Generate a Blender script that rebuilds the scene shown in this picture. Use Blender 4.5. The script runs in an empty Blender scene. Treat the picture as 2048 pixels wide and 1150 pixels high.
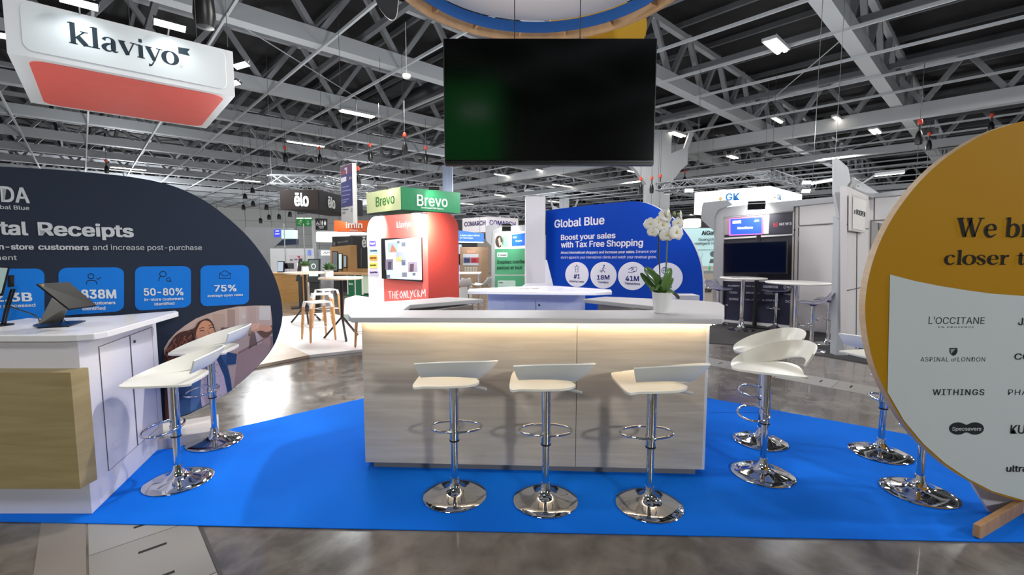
import bpy, bmesh, math, random
from mathutils import Vector, Matrix
random.seed(7)
PI = math.pi
scene = bpy.context.scene
COL = scene.collection
# ------------------------------------------------------------------ camera, world, light, exposure
F_PX = 912.0; PITCH = math.atan(79/912.0); CAM_H = 1.6
cam_d = bpy.data.cameras.new('camera'); cam = bpy.data.objects.new('camera', cam_d); COL.objects.link(cam)
cam_d.sensor_width = 36.0; cam_d.lens = 36.0*F_PX/2048.0; cam_d.clip_start = .05; cam_d.clip_end = 400
cam.location = (0, 0, CAM_H); cam.rotation_euler = (PI/2-PITCH, 0, 0)
scene.camera = cam
w = bpy.data.worlds.new('world'); scene.world = w; w.use_nodes = True
w.node_tree.nodes['Background'].inputs[0].default_value = (.5, .6, .8, 1)
w.node_tree.nodes['Background'].inputs[1].default_value = .3
scene.view_settings.view_transform = 'Standard'; scene.view_settings.look = 'None'
scene.view_settings.gamma = 1; scene.view_settings.use_curve_mapping = False
scene.view_settings.exposure = 0.25
HALL = (1.0, .955, .91)
def area_light(name, loc, sx, sy, power, color=HALL, target=None, rotz=0, spread=None):
    l = bpy.data.lights.new(name, 'AREA'); l.shape = 'RECTANGLE'; l.size = sx; l.size_y = sy; l.energy = power; l.color = color
    if spread: l.spread = spread
    o = bpy.data.objects.new(name, l); COL.objects.link(o); o.location = loc
    if target is not None:
        o.rotation_euler = (Vector(target)-Vector(loc)).to_track_quat('-Z', 'Y').to_euler()
    else: o.rotation_euler = (0, 0, rotz)
    return o
def spot(name, loc, target, power, color=(1, 1, 1), ang=70, blend=.6, r=.08):
    l = bpy.data.lights.new(name, 'SPOT'); l.energy = power; l.color = color; l.spot_size = math.radians(ang); l.spot_blend = blend; l.shadow_soft_size = r
    o = bpy.data.objects.new(name, l); COL.objects.link(o); o.location = loc
    o.rotation_euler = (Vector(target)-Vector(loc)).to_track_quat('-Z', 'Y').to_euler(); return o
def point(name, loc, power, color=(1, 1, 1), r=.3):
    l = bpy.data.lights.new(name, 'POINT'); l.energy = power; l.color = color; l.shadow_soft_size = r
    o = bpy.data.objects.new(name, l); COL.objects.link(o); o.location = loc; return o
G1 = math.radians(46.8)
U1 = Vector((math.sin(G1), math.cos(G1), 0)); U2 = Vector((-math.cos(G1), math.sin(G1), 0))
def hall(a, d, z=0): return U1*a + U2*d + Vector((0, 0, z))
ROOF = 8.2
# overhead hall lighting at spots added for brightness, apart from the modelled tube fixtures
for (a, d, p) in [(2, 6.5, 120), (6, 9, 260), (-4, 0, 150), (10, -5, 260), (12, 6.5, 260), (10, 18, 420), (20, 13, 260), (24, 0, 520), (24, 26, 520), (38, 8, 650), (38, 24, 700), (10, 34, 600), (52, 40, 900), (56, 14, 900), (28, 48, 900), (0, 22, 300)]:
    area_light('hall_lamp_light', hall(a, d, ROOF-.35), 1.8, .6, p, HALL, rotz=-G1)
# added fill points among the stands and behind the camera, no lamps modelled there
for (x, y, z, p) in [(-8.5, 15, 4.2, 340), (11, 13, 4.2, 220), (0, 17, 4.2, 360), (-20, 24, 4.4, 500), (19, 24, 4.4, 240), (-3, 33, 4.4, 700), (-14, 44, 4.4, 800), (9.0, 1.5, 4.0, 600), (-9, .5, 4.0, 380), (5.4, -5.5, 4.0, 880), (-5.2, -6, 4.0, 50), (-10, 5.5, 1.9, 330), (6.8, 11.0, 4.4, 170), (-3.6, 10.5, 3.9, 380), (22, 14, 4.4, 160), (25, 40, 4.4, 800), (-36, 44, 5, 4200), (-20, 62, 5, 4200), (-52, 30, 5, 3600), (5, 55, 4.6, 1500), (40, 30, 4.6, 1500)]:
    point('stand_fill_light', (x, y, z), p, (.93, .97, 1.0), .35)
# added fill spots, mostly behind the hanging screen, brightening walls and counters; no fixtures
for (p, t, e, a) in (((.0, 4.4, 3.75), (-2.7, 3.1, .6), 240, 50), ((.5, 4.4, 3.75), (-2.6, 3.9, 1.4), 110, 60), ((.5, 4.9, 3.85), (1.5, 6.4, 1.4), 85, 75), ((.3, 4.9, 3.85), (.35, 7.6, 1.4), 130, 45), ((.3, 3.80, 2.55), (.3, 5.4, .75), 120, 60), ((-3.0, 5.6, 3.9), (-2.1, 8.3, 1.7), 170, 60), ((.7, 4.2, 3.75), (2.0, 3.3, .6), 60, 60), ((.9, 4.4, 3.7), (5.2, 8.2, 1.6), 300, 55), ((.25, 4.3, 3.3), (.25, 4.35, 4.3), 30, 150)):
    spot('fill_spot', p, t, e, (1, .97, .95), a, .7, .06)
# ------------------------------------------------------------------ picture geometry helpers
_c, _s = math.cos(PITCH), math.sin(PITCH)
def ray(px, py):
    u = (px-1024)/F_PX; v = (575-py)/F_PX
    return Vector((u, _c+v*_s, -_s+v*_c))
EYE = Vector((0, 0, CAM_H))
def W(px, py, z=0.0):
    d = ray(px, py); return EYE + d*((z-CAM_H)/d.z)
def P(px, py, Y):
    d = ray(px, py); return EYE + d*(Y/d.y)
class Plane:
    """vertical plane through A; u runs to the right as seen by the viewer, n faces the viewer"""
    def __init__(s, A, B=None, ang=None):
        s.o = Vector((A[0], A[1], 0))
        if B is not None: u = Vector((B[0], B[1], 0))-s.o
        else: u = Vector((math.cos(math.radians(ang)), math.sin(math.radians(ang)), 0))
        s.u = u.normalized(); s.n = Vector((s.u.y, -s.u.x, 0)); s.z = Vector((0, 0, 1))
    def hit(s, px, py, off=0.0):
        d = ray(px, py); q = s.o + s.n*off
        t = (q-EYE).dot(s.n)/d.dot(s.n)
        return EYE + d*t
    def uv(s, px, py):
        h = s.hit(px, py); return ((h-s.o).dot(s.u), h.z)
    def pt(s, u, z, off=0.0): return s.o + s.u*u + s.n*off + Vector((0, 0, z))
# ------------------------------------------------------------------ materials
def lin(h):
    h = h.lstrip('#'); r = [int(h[i:i+2], 16)/255 for i in (0, 2, 4)]
    return tuple((c/12.92 if c <= .04045 else ((c+.055)/1.055)**2.4) for c in r)+(1,)
_M = {}
def M(hexc, rough=.5, metal=0.0, emit=0.0, kind=None, **k):
    key = (hexc, rough, metal, emit, kind, tuple(sorted(k.items())))
    if key in _M: return _M[key]
    m = bpy.data.materials.new((kind or 'paint')+'_'+hexc.lstrip('#')); m.use_nodes = True; _M[key] = m
    nt = m.node_tree; b = nt.nodes['Principled BSDF']; N = nt.nodes.new; L = nt.links.new
    b.inputs['Base Color'].default_value = lin(hexc); b.inputs['Roughness'].default_value = rough; b.inputs['Metallic'].default_value = metal
    if emit:
        b.inputs['Emission Color'].default_value = lin(hexc); b.inputs['Emission Strength'].default_value = emit
    if k.get('spec') is not None: b.inputs['Specular IOR Level'].default_value = k['spec']
    if k.get('coat'): b.inputs['Coat Weight'].default_value = k['coat']; b.inputs['Coat Roughness'].default_value = .08
    if k.get('alpha') is not None: b.inputs['Alpha'].default_value = k['alpha']
    if k.get('trans'): b.inputs['Transmission Weight'].default_value = k['trans']; b.inputs['IOR'].default_value = 1.45
    if kind is None and not emit and not metal:
        # faint unevenness so no surface is dead flat
        tc = N('ShaderNodeTexCoord'); n = N('ShaderNodeTexNoise'); n.inputs['Scale'].default_value = 3.0
        mr = N('ShaderNodeMapRange'); mr.inputs[3].default_value = max(.02, rough-.05); mr.inputs[4].default_value = min(1, rough+.07)
        L(tc.outputs['Object'], n.inputs['Vector']); L(n.outputs['Fac'], mr.inputs[0]); L(mr.outputs[0], b.inputs['Roughness'])
    if kind == 'wood':
        tc = N('ShaderNodeTexCoord'); mp = N('ShaderNodeMapping'); mp.inputs['Scale'].default_value = k.get('scale', (1, 1, 12))
        n = N('ShaderNodeTexNoise'); n.inputs['Scale'].default_value = k.get('ns', 3.0); n.inputs['Detail'].default_value = 6; n.inputs['Distortion'].default_value = .6
        r = N('ShaderNodeValToRGB'); r.color_ramp.elements[0].position = .3; r.color_ramp.elements[1].position = .72
        a = lin(k.get('dark', hexc)); r.color_ramp.elements[0].color = a; r.color_ramp.elements[1].color = lin(hexc)
        L(tc.outputs['Object'], mp.inputs[0]); L(mp.outputs[0], n.inputs['Vector']); L(n.outputs['Fac'], r.inputs[0]); L(r.outputs[0], b.inputs['Base Color'])
    if kind == 'fabric':
        tc = N('ShaderNodeTexCoord'); n = N('ShaderNodeTexNoise'); n.inputs['Scale'].default_value = 260; n.inputs['Detail'].default_value = 3
        n2 = N('ShaderNodeTexNoise'); n2.inputs['Scale'].default_value = 1.1; n2.inputs['Detail'].default_value = 3
        mx = N('ShaderNodeMix'); mx.data_type = 'RGBA'; mx.inputs[6].default_value = lin(hexc); mx.inputs[7].default_value = lin(k.get('dark', hexc))
        ad = N('ShaderNodeMath'); ad.operation = 'MULTIPLY'
        bp = N('ShaderNodeBump'); bp.inputs['Strength'].default_value = .25; bp.inputs['Distance'].default_value = .003
        L(tc.outputs['Object'], n.inputs['Vector']); L(tc.outputs['Object'], n2.inputs['Vector'])
        L(n.outputs['Fac'], ad.inputs[0]); L(n2.outputs['Fac'], ad.inputs[1]); L(ad.outputs[0], mx.inputs[0]); L(mx.outputs[2], b.inputs['Base Color'])
        L(n.outputs['Fac'], bp.inputs['Height']); L(bp.outputs[0], b.inputs['Normal'])
        b.inputs['Specular IOR Level'].default_value = .15
    return m
def concrete(name, c1, c2, r0, r1, sc=.8):
    m = bpy.data.materials.new(name); m.use_nodes = True; nt = m.node_tree; b = nt.nodes['Principled BSDF']; N = nt.nodes.new; L = nt.links.new
    tc = N('ShaderNodeTexCoord'); n = N('ShaderNodeTexNoise'); n.inputs['Scale'].default_value = sc; n.inputs['Detail'].default_value = 9; n.inputs['Distortion'].default_value = 1.2; n.inputs['Roughness'].default_value = .62
    n2 = N('ShaderNodeTexNoise'); n2.inputs['Scale'].default_value = sc*7; n2.inputs['Detail'].default_value = 6; n2.inputs['Distortion'].default_value = .5
    ad = N('ShaderNodeMix'); ad.inputs[0].default_value = .35
    r = N('ShaderNodeValToRGB'); r.color_ramp.elements[0].position = .4; r.color_ramp.elements[1].position = .6
    r.color_ramp.elements[0].color = lin(c1); r.color_ramp.elements[1].color = lin(c2)
    mr = N('ShaderNodeMapRange'); mr.inputs[3].default_value = r0; mr.inputs[4].default_value = r1
    L(tc.outputs['Object'], n.inputs['Vector']); L(tc.outputs['Object'], n2.inputs['Vector'])
    L(n.outputs['Fac'], ad.inputs[2]); L(n2.outputs['Fac'], ad.inputs[3]); L(ad.outputs[0], r.inputs[0]); L(r.outputs[0], b.inputs['Base Color'])
    L(n2.outputs['Fac'], mr.inputs[0]); L(mr.outputs[0], b.inputs['Roughness'])
    bp = N('ShaderNodeBump'); bp.inputs['Strength'].default_value = .06; bp.inputs['Distance'].default_value = .02
    L(n2.outputs['Fac'], bp.inputs['Height']); L(bp.outputs[0], b.inputs['Normal'])
    b.inputs['Coat Weight'].default_value = .35; b.inputs['Coat Roughness'].default_value = .05
    return m
CHROME = M('#dedede', .06, 1.0, kind='chrome')
WHITE = M('#eceae8', .35); WHITEM = M('#e9e8e6', .6); STEEL = M('#b4b6b9', .55, 0.0); BLACK = M('#0c0c0e', .35)
# ------------------------------------------------------------------ mesh builder
class MB:
    def __init__(s): s.v = []; s.f = []; s.m = []; s.mi = 0
    def add(s, vs, fs):
        b = len(s.v); s.v += [Vector(v) for v in vs]
        for f in fs: s.f.append([b+i for i in f]); s.m.append(s.mi)
        return s
    def box(s, c, sz, rz=0.0):
        hx, hy, hz = sz[0]/2, sz[1]/2, sz[2]/2; R = Matrix.Rotation(rz, 3, 'Z'); c = Vector(c)
        vs = [c+R@Vector((x*hx, y*hy, z*hz)) for z in (-1, 1) for (x, y) in ((-1, -1), (1, -1), (1, 1), (-1, 1))]
        return s.add(vs, [(3, 2, 1, 0), (4, 5, 6, 7), (0, 1, 5, 4), (1, 2, 6, 5), (2, 3, 7, 6), (3, 0, 4, 7)])
    def extr(s, pts, vec):
        n = len(pts); pts = [Vector(p) for p in pts]; vec = Vector(vec)
        vs = pts+[p+vec for p in pts]
        fs = [tuple(range(n)), tuple(range(2*n-1, n-1, -1))]+[(i, i+n, (i+1) % n+n, (i+1) % n) for i in range(n)]
        return s.add(vs, fs)
    def prism(s, xy, z0, z1): return s.extr([(p[0], p[1], z0) for p in xy], (0, 0, z1-z0))
    def poly(s, pts): return s.add(pts, [tuple(range(len(pts)))])
    def beam(s, p0, p1, w, h=None, up=(0, 0, 1)):
        h = h or w; p0 = Vector(p0); p1 = Vector(p1); d = (p1-p0).normalized(); up = Vector(up)
        if abs(d.dot(up)) > .98: up = Vector((1, 0, 0))
        a = d.cross(up).normalized()*(w/2); b = a.cross(d).normalized()*(h/2)
        vs = [p+q for p in (p0, p1) for q in (-a-b, a-b, a+b, -a+b)]
        return s.add(vs, [(3, 2, 1, 0), (4, 5, 6, 7), (0, 1, 5, 4), (1, 2, 6, 5), (2, 3, 7, 6), (3, 0, 4, 7)])
    def tube(s, path, r, n=8, closed=False, cap=True):
        path = [Vector(p) for p in path]; k = len(path); rs = r if isinstance(r, (list, tuple)) else [r]*k
        rings = []; ref = None
        for i, p in enumerate(path):
            if closed: d = path[(i+1) % k]-path[i-1]
            else: d = path[min(i+1, k-1)]-path[max(i-1, 0)]
            d.normalize()
            if ref is None: ref = Vector((0, 0, 1)) if abs(d.z) < .9 else Vector((1, 0, 0))
            a = d.cross(ref).normalized(); b = a.cross(d).normalized(); ref = b
            rings.append([p+(a*math.cos(2*PI*j/n)+b*math.sin(2*PI*j/n))*rs[i] for j in range(n)])
        vs = [q for g in rings for q in g]; fs = []
        for i in range(k if closed else k-1):
            for j in range(n):
                a0 = i*n+j; a1 = i*n+(j+1) % n; b0 = ((i+1) % k)*n+j; b1 = ((i+1) % k)*n+(j+1) % n
                fs.append((a0, a1, b1, b0))
        if cap and not closed: fs += [tuple(range(n-1, -1, -1)), tuple(range((k-1)*n, k*n))]
        return s.add(vs, fs)
    def lathe(s, prof, c=(0, 0, 0), n=32):
        c = Vector(c); vs = []; fs = []; k = len(prof)
        for (r, z) in prof: vs += [c+Vector((max(r, 1e-4)*math.cos(2*PI*j/n), max(r, 1e-4)*math.sin(2*PI*j/n), z)) for j in range(n)]
        for i in range(k-1):
            for j in range(n): fs.append((i*n+j, i*n+(j+1) % n, (i+1)*n+(j+1) % n, (i+1)*n+j))
        fs += [tuple(range(n-1, -1, -1)), tuple(range((k-1)*n, k*n))]
        return s.add(vs, fs)
    def grid(s, rows):
        n = len(rows[0]); vs = [q for r in rows for q in r]
        return s.add(vs, [(i*n+j, i*n+j+1, (i+1)*n+j+1, (i+1)*n+j) for i in range(len(rows)-1) for j in range(n-1)])
    def mesh(s, name, mats, smooth=None, off=None, norm=True):
        me = bpy.data.meshes.new(name)
        vs = [tuple(v-off) for v in s.v] if off is not None else [tuple(v) for v in s.v]
        me.from_pydata(vs, [], s.f)
        for m in (mats if isinstance(mats, (list, tuple)) else [mats]): me.materials.append(m)
        if s.m and max(s.m) > 0: me.polygons.foreach_set('material_index', s.m)
        if norm:
            bm = bmesh.new(); bm.from_mesh(me); bmesh.ops.recalc_face_normals(bm, faces=bm.faces); bm.to_mesh(me); bm.free()
        if smooth:
            me.polygons.foreach_set('use_smooth', [True]*len(me.polygons)); me.set_sharp_from_angle(angle=math.radians(smooth))
        me.update(); return me
    def build(s, name, mats, parent=None, smooth=None, bev=0, local=False, norm=True):
        off = None
        if parent is not None and not local: off = world_loc(parent)
        o = bpy.data.objects.new(name, s.mesh(name, mats, smooth, off, norm)); COL.objects.link(o)
        if parent is not None: o.parent = parent
        if bev:
            b = o.modifiers.new('bevel', 'BEVEL'); b.width = bev; b.segments = 2; b.limit_method = 'ANGLE'
        return o
def world_loc(o):
    v = Vector(o.location)
    while o.parent: o = o.parent; v = v+Vector(o.location)
    return v
def tag(o, label=None, cat=None, group=None, kind=None):
    if label: o['label'] = label
    if cat: o['category'] = cat
    if group: o['group'] = group
    if kind: o['kind'] = kind
    return o
def thing(name, loc, label=None, cat=None, group=None, rz=0.0, kind=None):
    o = bpy.data.objects.new(name, None); COL.objects.link(o); o.location = loc; o.rotation_euler = (0, 0, rz); o.empty_display_size = .1
    return tag(o, label, cat, group, kind)
def copy_tree(o, parent=None):
    c = o.copy(); COL.objects.link(c); c.parent = parent
    for ch in list(o.children):
        if ch.name in bpy.data.objects: copy_tree(ch, c)
    return c
def crom(pts, n=6, closed=False):
    pts = [tuple(p) for p in pts]; k = len(pts); out = []
    for i in range(k if closed else k-1):
        g = lambda j: pts[j % k] if closed else pts[max(0, min(k-1, j))]
        p0, p1, p2, p3 = g(i-1), g(i), g(i+1), g(i+2)
        for q in range(n):
            t = q/n
            out.append(tuple(.5*((2*b)+(-a+c)*t+(2*a-5*b+4*c-d)*t*t+(-a+3*b-3*c+d)*t**3) for a, b, c, d in zip(p0, p1, p2, p3)))
    if not closed: out.append(pts[-1])
    return out
def rrect(x0, y0, x1, y1, r, n=5):
    o = []
    for (cx, cy, a) in ((x1-r, y0+r, -90), (x1-r, y1-r, 0), (x0+r, y1-r, 90), (x0+r, y0+r, 180)):
        for i in range(n+1):
            t = math.radians(a+90*i/n); o.append((cx+r*math.cos(t), cy+r*math.sin(t)))
    return o
def ell(cx, cy, rx, ry, n=28): return [(cx+rx*math.cos(2*PI*i/n), cy+ry*math.sin(2*PI*i/n)) for i in range(n)]
# ------------------------------------------------------------------ lettering
_T = {}
try:   # Blender's own bundled interface typeface; the built-in one is used when it is missing
    SANS = bpy.data.fonts.load(bpy.utils.system_resource('DATAFILES', path='fonts')+'/Inter.woff2')
except Exception: SANS = None
def text_mesh(st, bold=0.0, sp=1.0):
    key = (st, bold, sp)
    if key in _T: return _T[key]
    cu = bpy.data.curves.new('t', 'FONT'); cu.body = st
    if SANS: cu.font = SANS
    cu.size = 1; cu.resolution_u = 3; cu.space_character = sp
    ob = bpy.data.objects.new('t', cu); COL.objects.link(ob)
    dg = bpy.context.evaluated_depsgraph_get(); me = bpy.data.meshes.new_from_object(ob.evaluated_get(dg))
    vs = [(v.co.x, v.co.y) for v in me.vertices]; fs = [tuple(p.vertices) for p in me.polygons]
    bpy.data.objects.remove(ob); bpy.data.meshes.remove(me); bpy.data.curves.remove(cu)
    if bold > .002:   # heavier weight: the same glyphs laid again, shifted by a hair
        e = bold*.55; n = len(vs); v0, f0 = list(vs), list(fs)
        for k, (dx, dy) in enumerate(((e, e*.6), (-e, e*.6), (e, -e*.6), (-e, -e*.6))):
            vs += [(x+dx, y+dy) for x, y in v0]; fs += [tuple(i+n*(k+1) for i in f) for f in f0]
    _T[key] = (vs, fs); return _T[key]
CAP = None
def ribbon(pts, n=5):
    c = crom(pts, n) if len(pts) > 2 else list(pts); L_ = []; R_ = []
    for i, p in enumerate(c):
        a = c[max(0, i-1)]; b = c[min(len(c)-1, i+1)]; dx, dy = b[0]-a[0], b[1]-a[1]; q = math.hypot(dx, dy) or 1
        nx, ny = -dy/q*p[2]/2, dx/q*p[2]/2; L_.append((p[0]+nx, p[1]+ny)); R_.append((p[0]-nx, p[1]-ny))
    m = len(L_); return L_+R_, [(i, i+1, m+i+1, m+i) for i in range(m-1)]
def _st(x, y0, y1, w=.1): return [(x, y0, w), (x, y1, w)]
def _ba(x0, x1, y, w=.028): return [(x0, y, w), (x1, y, w)]
SER = {
 ' ': (.24, []), 'l': (.26, [_st(.13, 0, .74), _ba(.02, .24, .014), [(.01, .70, .03), (.13, .73, .03)]]),
 'i': (.26, [_st(.13, 0, .48), _ba(.02, .24, .014), [(.01, .45, .03), (.13, .48, .03)], [(.08, .64, .1), (.18, .64, .1)]]),
 'k': (.57, [_st(.13, 0, .74), _ba(.02, .24, .014), [(.01, .70, .03), (.13, .73, .03)], [(.17, .2, .03), (.42, .47, .03)], _ba(.32, .52, .475), [(.25, .28, .11), (.46, .01, .11)], _ba(.38, .58, .014)]),
 'a': (.49, [[(.09, .37, .09), (.14, .46, .04), (.25, .485, .03), (.34, .42, .08), (.35, .3, .1), (.35, .08, .1), (.4, .015, .05), (.48, .04, .02)], [(.34, .29, .025), (.18, .24, .06), (.09, .13, .1), (.15, .02, .06), (.26, .01, .03), (.34, .1, .03)]]),
 'v': (.5, [[(.08, .47, .11), (.25, 0, .09)], [(.25, .01, .03), (.43, .47, .03)], _ba(0, .2, .478), _ba(.33, .52, .478)]),
 'y': (.5, [[(.08, .47, .11), (.26, 0, .09)], [(.43, .47, .03), (.26, .0, .03), (.17, -.18, .04), (.09, -.2, .09)], _ba(0, .2, .478), _ba(.33, .52, .478)]),
 'e': (.48, [[(.08, .27, .03), (.42, .27, .03)], [(.41, .27, .08), (.37, .42, .07), (.25, .485, .03), (.12, .4, .08), (.08, .25, .11), (.13, .08, .09), (.27, .01, .06), (.44, .11, .02)]]),
 'c': (.47, [[(.38, .38, .1), (.34, .46, .05), (.25, .485, .03), (.12, .4, .08), (.08, .25, .11), (.13, .08, .09), (.27, .01, .06), (.43, .11, .02)]]),
 's': (.42, [[(.34, .36, .05), (.29, .46, .03), (.18, .485, .04), (.08, .4, .06), (.14, .3, .1), (.28, .21, .11), (.34, .11, .08), (.27, .01, .04), (.16, .0, .03), (.06, .12, .05)]]),
 'r': (.42, [_st(.13, 0, .48), _ba(.02, .26, .014), [(.01, .45, .03), (.13, .48, .03)], [(.17, .3, .03), (.24, .44, .06), (.36, .43, .1)]]),
 't': (.36, [[(.15, .62, .04), (.16, .45, .1), (.16, .1, .1), (.22, .01, .06), (.34, .06, .02)], _ba(.02, .34, .465, .035)]),
 'b': (.55, [_st(.13, 0, .74), [(.01, .70, .03), (.13, .73, .03)], [(.16, .38, .03), (.3, .485, .05), (.43, .4, .09), (.46, .25, .11), (.42, .08, .09), (.29, .0, .04), (.16, .05, .03)]]),
 'W': (.95, [[(.12, .7, .12), (.32, 0, .1)], [(.32, 0, .035), (.5, .66, .035)], [(.44, .7, .12), (.64, 0, .1)], [(.64, 0, .035), (.84, .7, .035)], _ba(0, .26, .708, .03), _ba(.34, .56, .708, .03), _ba(.74, .95, .708, .03)]),
}
_oc = [(.25+.2*math.sin(2*PI*i/24), .242-.245*math.cos(2*PI*i/24), .03+.085*abs(math.sin(2*PI*i/24))**1.5) for i in range(25)]
SER['o'] = (.5, [('raw', _oc)])
def serif_mesh(st, wk=1.0):
    x = 0; vs = []; fs = []
    for ch in st:
        adv, strokes = SER[ch]
        for k in strokes:
            kk = [(a, b_, c_*wk) for a, b_, c_ in (k[1] if k[0] == 'raw' else k)]; p, f = ribbon(kk, 1 if k[0] == 'raw' else 5)
            b = len(vs); vs += [(q[0]+x, q[1]) for q in p]; fs += [tuple(b+i for i in t) for t in f]
        x += adv
    return vs, fs
class Print:
    """flat print on a board: everything given in picture pixels, laid on the board's own plane"""
    def __init__(s, plane, off=.0025, step=.0008): s.p = plane; s.off = off; s.step = step; s.mb = MB(); s.mats = []; s.layer = 0
    def _mi(s, col, emit=0, rough=.5):
        m = col if not isinstance(col, str) else M(col, .75, 0, emit, spec=.25)
        if m not in s.mats: s.mats.append(m)
        s.mb.mi = s.mats.index(m)
    def up(s): s.layer += 1; return s
    def o(s): return s.off+s.step*s.layer
    def poly(s, pts, col, emit=0):
        s._mi(col, emit); s.mb.poly([s.p.hit(x, y, s.o()) for x, y in pts]); return s
    def quad(s, x0, y0, x1, y1, col, emit=0): return s.poly([(x0, y0), (x1, y0), (x1, y1), (x0, y1)], col, emit)
    def stroke(s, pts, wd, col, closed=False, sm=True):
        s._mi(col)
        pts = [(x, y, wd) for x, y in pts]
        if closed: pts.append(pts[0])
        p, f = ribbon(pts, 4 if sm and len(pts) > 2 else 1) if sm else ribbon(pts, 1)
        s.mb.add([s.p.hit(x, y, s.o()) for x, y in p], f); return s
    def _tx(s, vs, fs, x0, y0, x1, y1, cap, capu, col, emit, copies=1):
        s._mi(col, emit)
        a = s.p.hit(x0, y0, s.o()); b = s.p.hit(x1, y1, s.o())
        mx = min(v[0] for v in vs); Mx = max(v[0] for v in vs); ux = (b-a)/(Mx-mx)
        h = (s.p.hit(x0, y0-cap, s.o())-a).length; uz = Vector((0, 0, h/capu))
        nz = s.p.n*((a-EYE).length*.00012); n = len(vs)//copies
        s.mb.add([a+ux*(v[0]-mx)+uz*v[1]+nz*(i//n) for i, v in enumerate(vs)], fs)
    def text(s, st, x0, y0, x1, y1, cap, col, bold=0.0, emit=0, sp=1.0):
        global CAP
        if CAP is None: CAP = max(v[1] for v in text_mesh('H')[0])
        vs, fs = text_mesh(st, bold, sp)
        if vs: s._tx(vs, fs, x0, y0, x1, y1, cap, CAP, col, emit, 5 if bold > .002 else 1)
        return s
    def serif(s, st, x0, y0, x1, y1, cap, col, emit=0, wk=1.0):
        vs, fs = serif_mesh(st, wk); s._tx(vs, fs, x0, y0, x1, y1, cap, .72, col, emit); return s
    def build(s, name, parent, label=None):
        o = s.mb.build(name, s.mats, parent, norm=False)
        # turn every face to the board's front
        me = o.data; bm = bmesh.new(); bm.from_mesh(me); bm.faces.ensure_lookup_table(); bm.normal_update()
        fl = [f for f in bm.faces if f.normal.dot(s.p.n) < 0]
        bmesh.ops.reverse_faces(bm, faces=fl); bm.to_mesh(me); bm.free()
        if label: o['label'] = label
        return o
def board(plane, pts, thick, name, mats, parent, bev=0, rim=None):
    """solid board: outline in picture pixels on the plane, thick away from the viewer; rim = material index 1 on the edge"""
    q = [plane.hit(x, y) for x, y in pts]; mb = MB(); mb.extr(q, -plane.n*thick)
    if rim is not None:
        n = len(q); mb.m = [0, 0]+[1]*n; mats = [mats, rim]
    return mb.build(name, mats, parent, bev=bev)
# ================================================================== SETTING
def struct(o): o['kind'] = 'structure'; return o
A0, A1, D0, D1 = -16, 104, -44, 86
FLOORM = concrete('polished_concrete', '#5b544e', '#857e77', .12, .3)
mb = MB(); mb.extr([hall(A0, D0), hall(A1, D0), hall(A1, D1), hall(A0, D1)], (0, 0, -.2)); floor = struct(mb.build('floor', FLOORM))
WALLM = M('#c4c3c1', .8)
def wallseg(name, p, q, t=.3):
    m = MB(); p = Vector(p); q = Vector(q); m.beam((p.x, p.y, 5.6), (q.x, q.y, 5.6), t, 11.2); return struct(m.build(name, WALLM))
wallseg('wall_left', hall(A0, D1+.15), hall(A1, D1+.15)); wallseg('wall_right', hall(A0, D0-.15), hall(A1, D0-.15))
wallseg('wall_far', hall(A1+.15, D0), hall(A1+.15, D1)); wallseg('wall_near', hall(A0-.15, D0), hall(A0-.15, D1))
# joints of the great wall panels
mb = MB()
for k in range(1, 5): mb.beam(hall(A0, D1-.02, k*2.05), hall(A1, D1-.02, k*2.05), .04, .05)
for k in range(30): mb.beam(hall(A0+4*k, D1-.02, 0), hall(A0+4*k, D1-.02, 10.9), .05, .04)
struct(mb.build('trim_1', M('#7f807f', .8)))
DECK = M('#0b0c10', .85)
mb = MB(); mb.extr([hall(A0, D0, 10.9), hall(A1, D0, 10.9), hall(A1, D1, 10.9), hall(A0, D1, 10.9)], (0, 0, .2)); struct(mb.build('ceiling', DECK))
# folded roof deck ribs under the ceiling
STEELM = M('#a6a9ad', .6); STEELD = M('#5b5d61', .65); WEBSHADE = M('#85878b', .65)  # web steel is the same paint, darkened for the weaker light up high
# ---- roof trusses along U1
def diag_mesh(name, dx, w_, h_=2.15):
    m = MB(); m.beam((0, 0, 0), (dx, 0, h_), w_, w_*1.15, up=(0, 1, 0)); return m.mesh(name, WEBSHADE)
DG_A = diag_mesh('diagonal', 1.5, .17); DG_B = diag_mesh('diagonal', -1.5, .17)
DSP = [3.7+6*k for k in range(-7, 14)]
rz1 = math.atan2(U1.y, U1.x)
for d in DSP:
    near = -10 < d < 36
    a0, a1 = -12, (96 if d > 6 else 60 if d > -16 else 44)
    t = thing('roof_truss', hall(0, d, ROOF), 'grey steel roof truss with square chords and zigzag webs', 'truss', 'parallel steel trusses under the hall roof', rz=rz1, kind='structure')
    m = MB(); m.beam((a0, 0, .22), (a1, 0, .22), .46, .5); m.build('bottom_chord', STEELM, t, local=True)
    m = MB(); m.beam((a0, 0, 2.3), (a1, 0, 2.3), .22, .22); m.build('top_chord', STEELM, t, local=True)
    n = int((a1-a0)/3)
    if near:
        lim = 14
        for k in range(n):
            if k < lim:
                for (me, x) in ((DG_A, a0+3*k), (DG_B, a0+3*k+3)):
                    o = bpy.data.objects.new('diagonal', me); COL.objects.link(o); o.parent = t; o.location = (x, 0, .3)
        ks = range(lim, n)
    else: ks = range(n)
    m = MB()
    for k in ks:
        x = a0+3*k; m.beam((x, 0, .3), (x+1.5, 0, 2.3), .16, .18, up=(0, 1, 0)); m.beam((x+1.5, 0, 2.3), (x+3, 0, .3), .16, .18, up=(0, 1, 0))
    o = m.build('web_members', WEBSHADE, t, local=True); o['kind'] = 'stuff'
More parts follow.
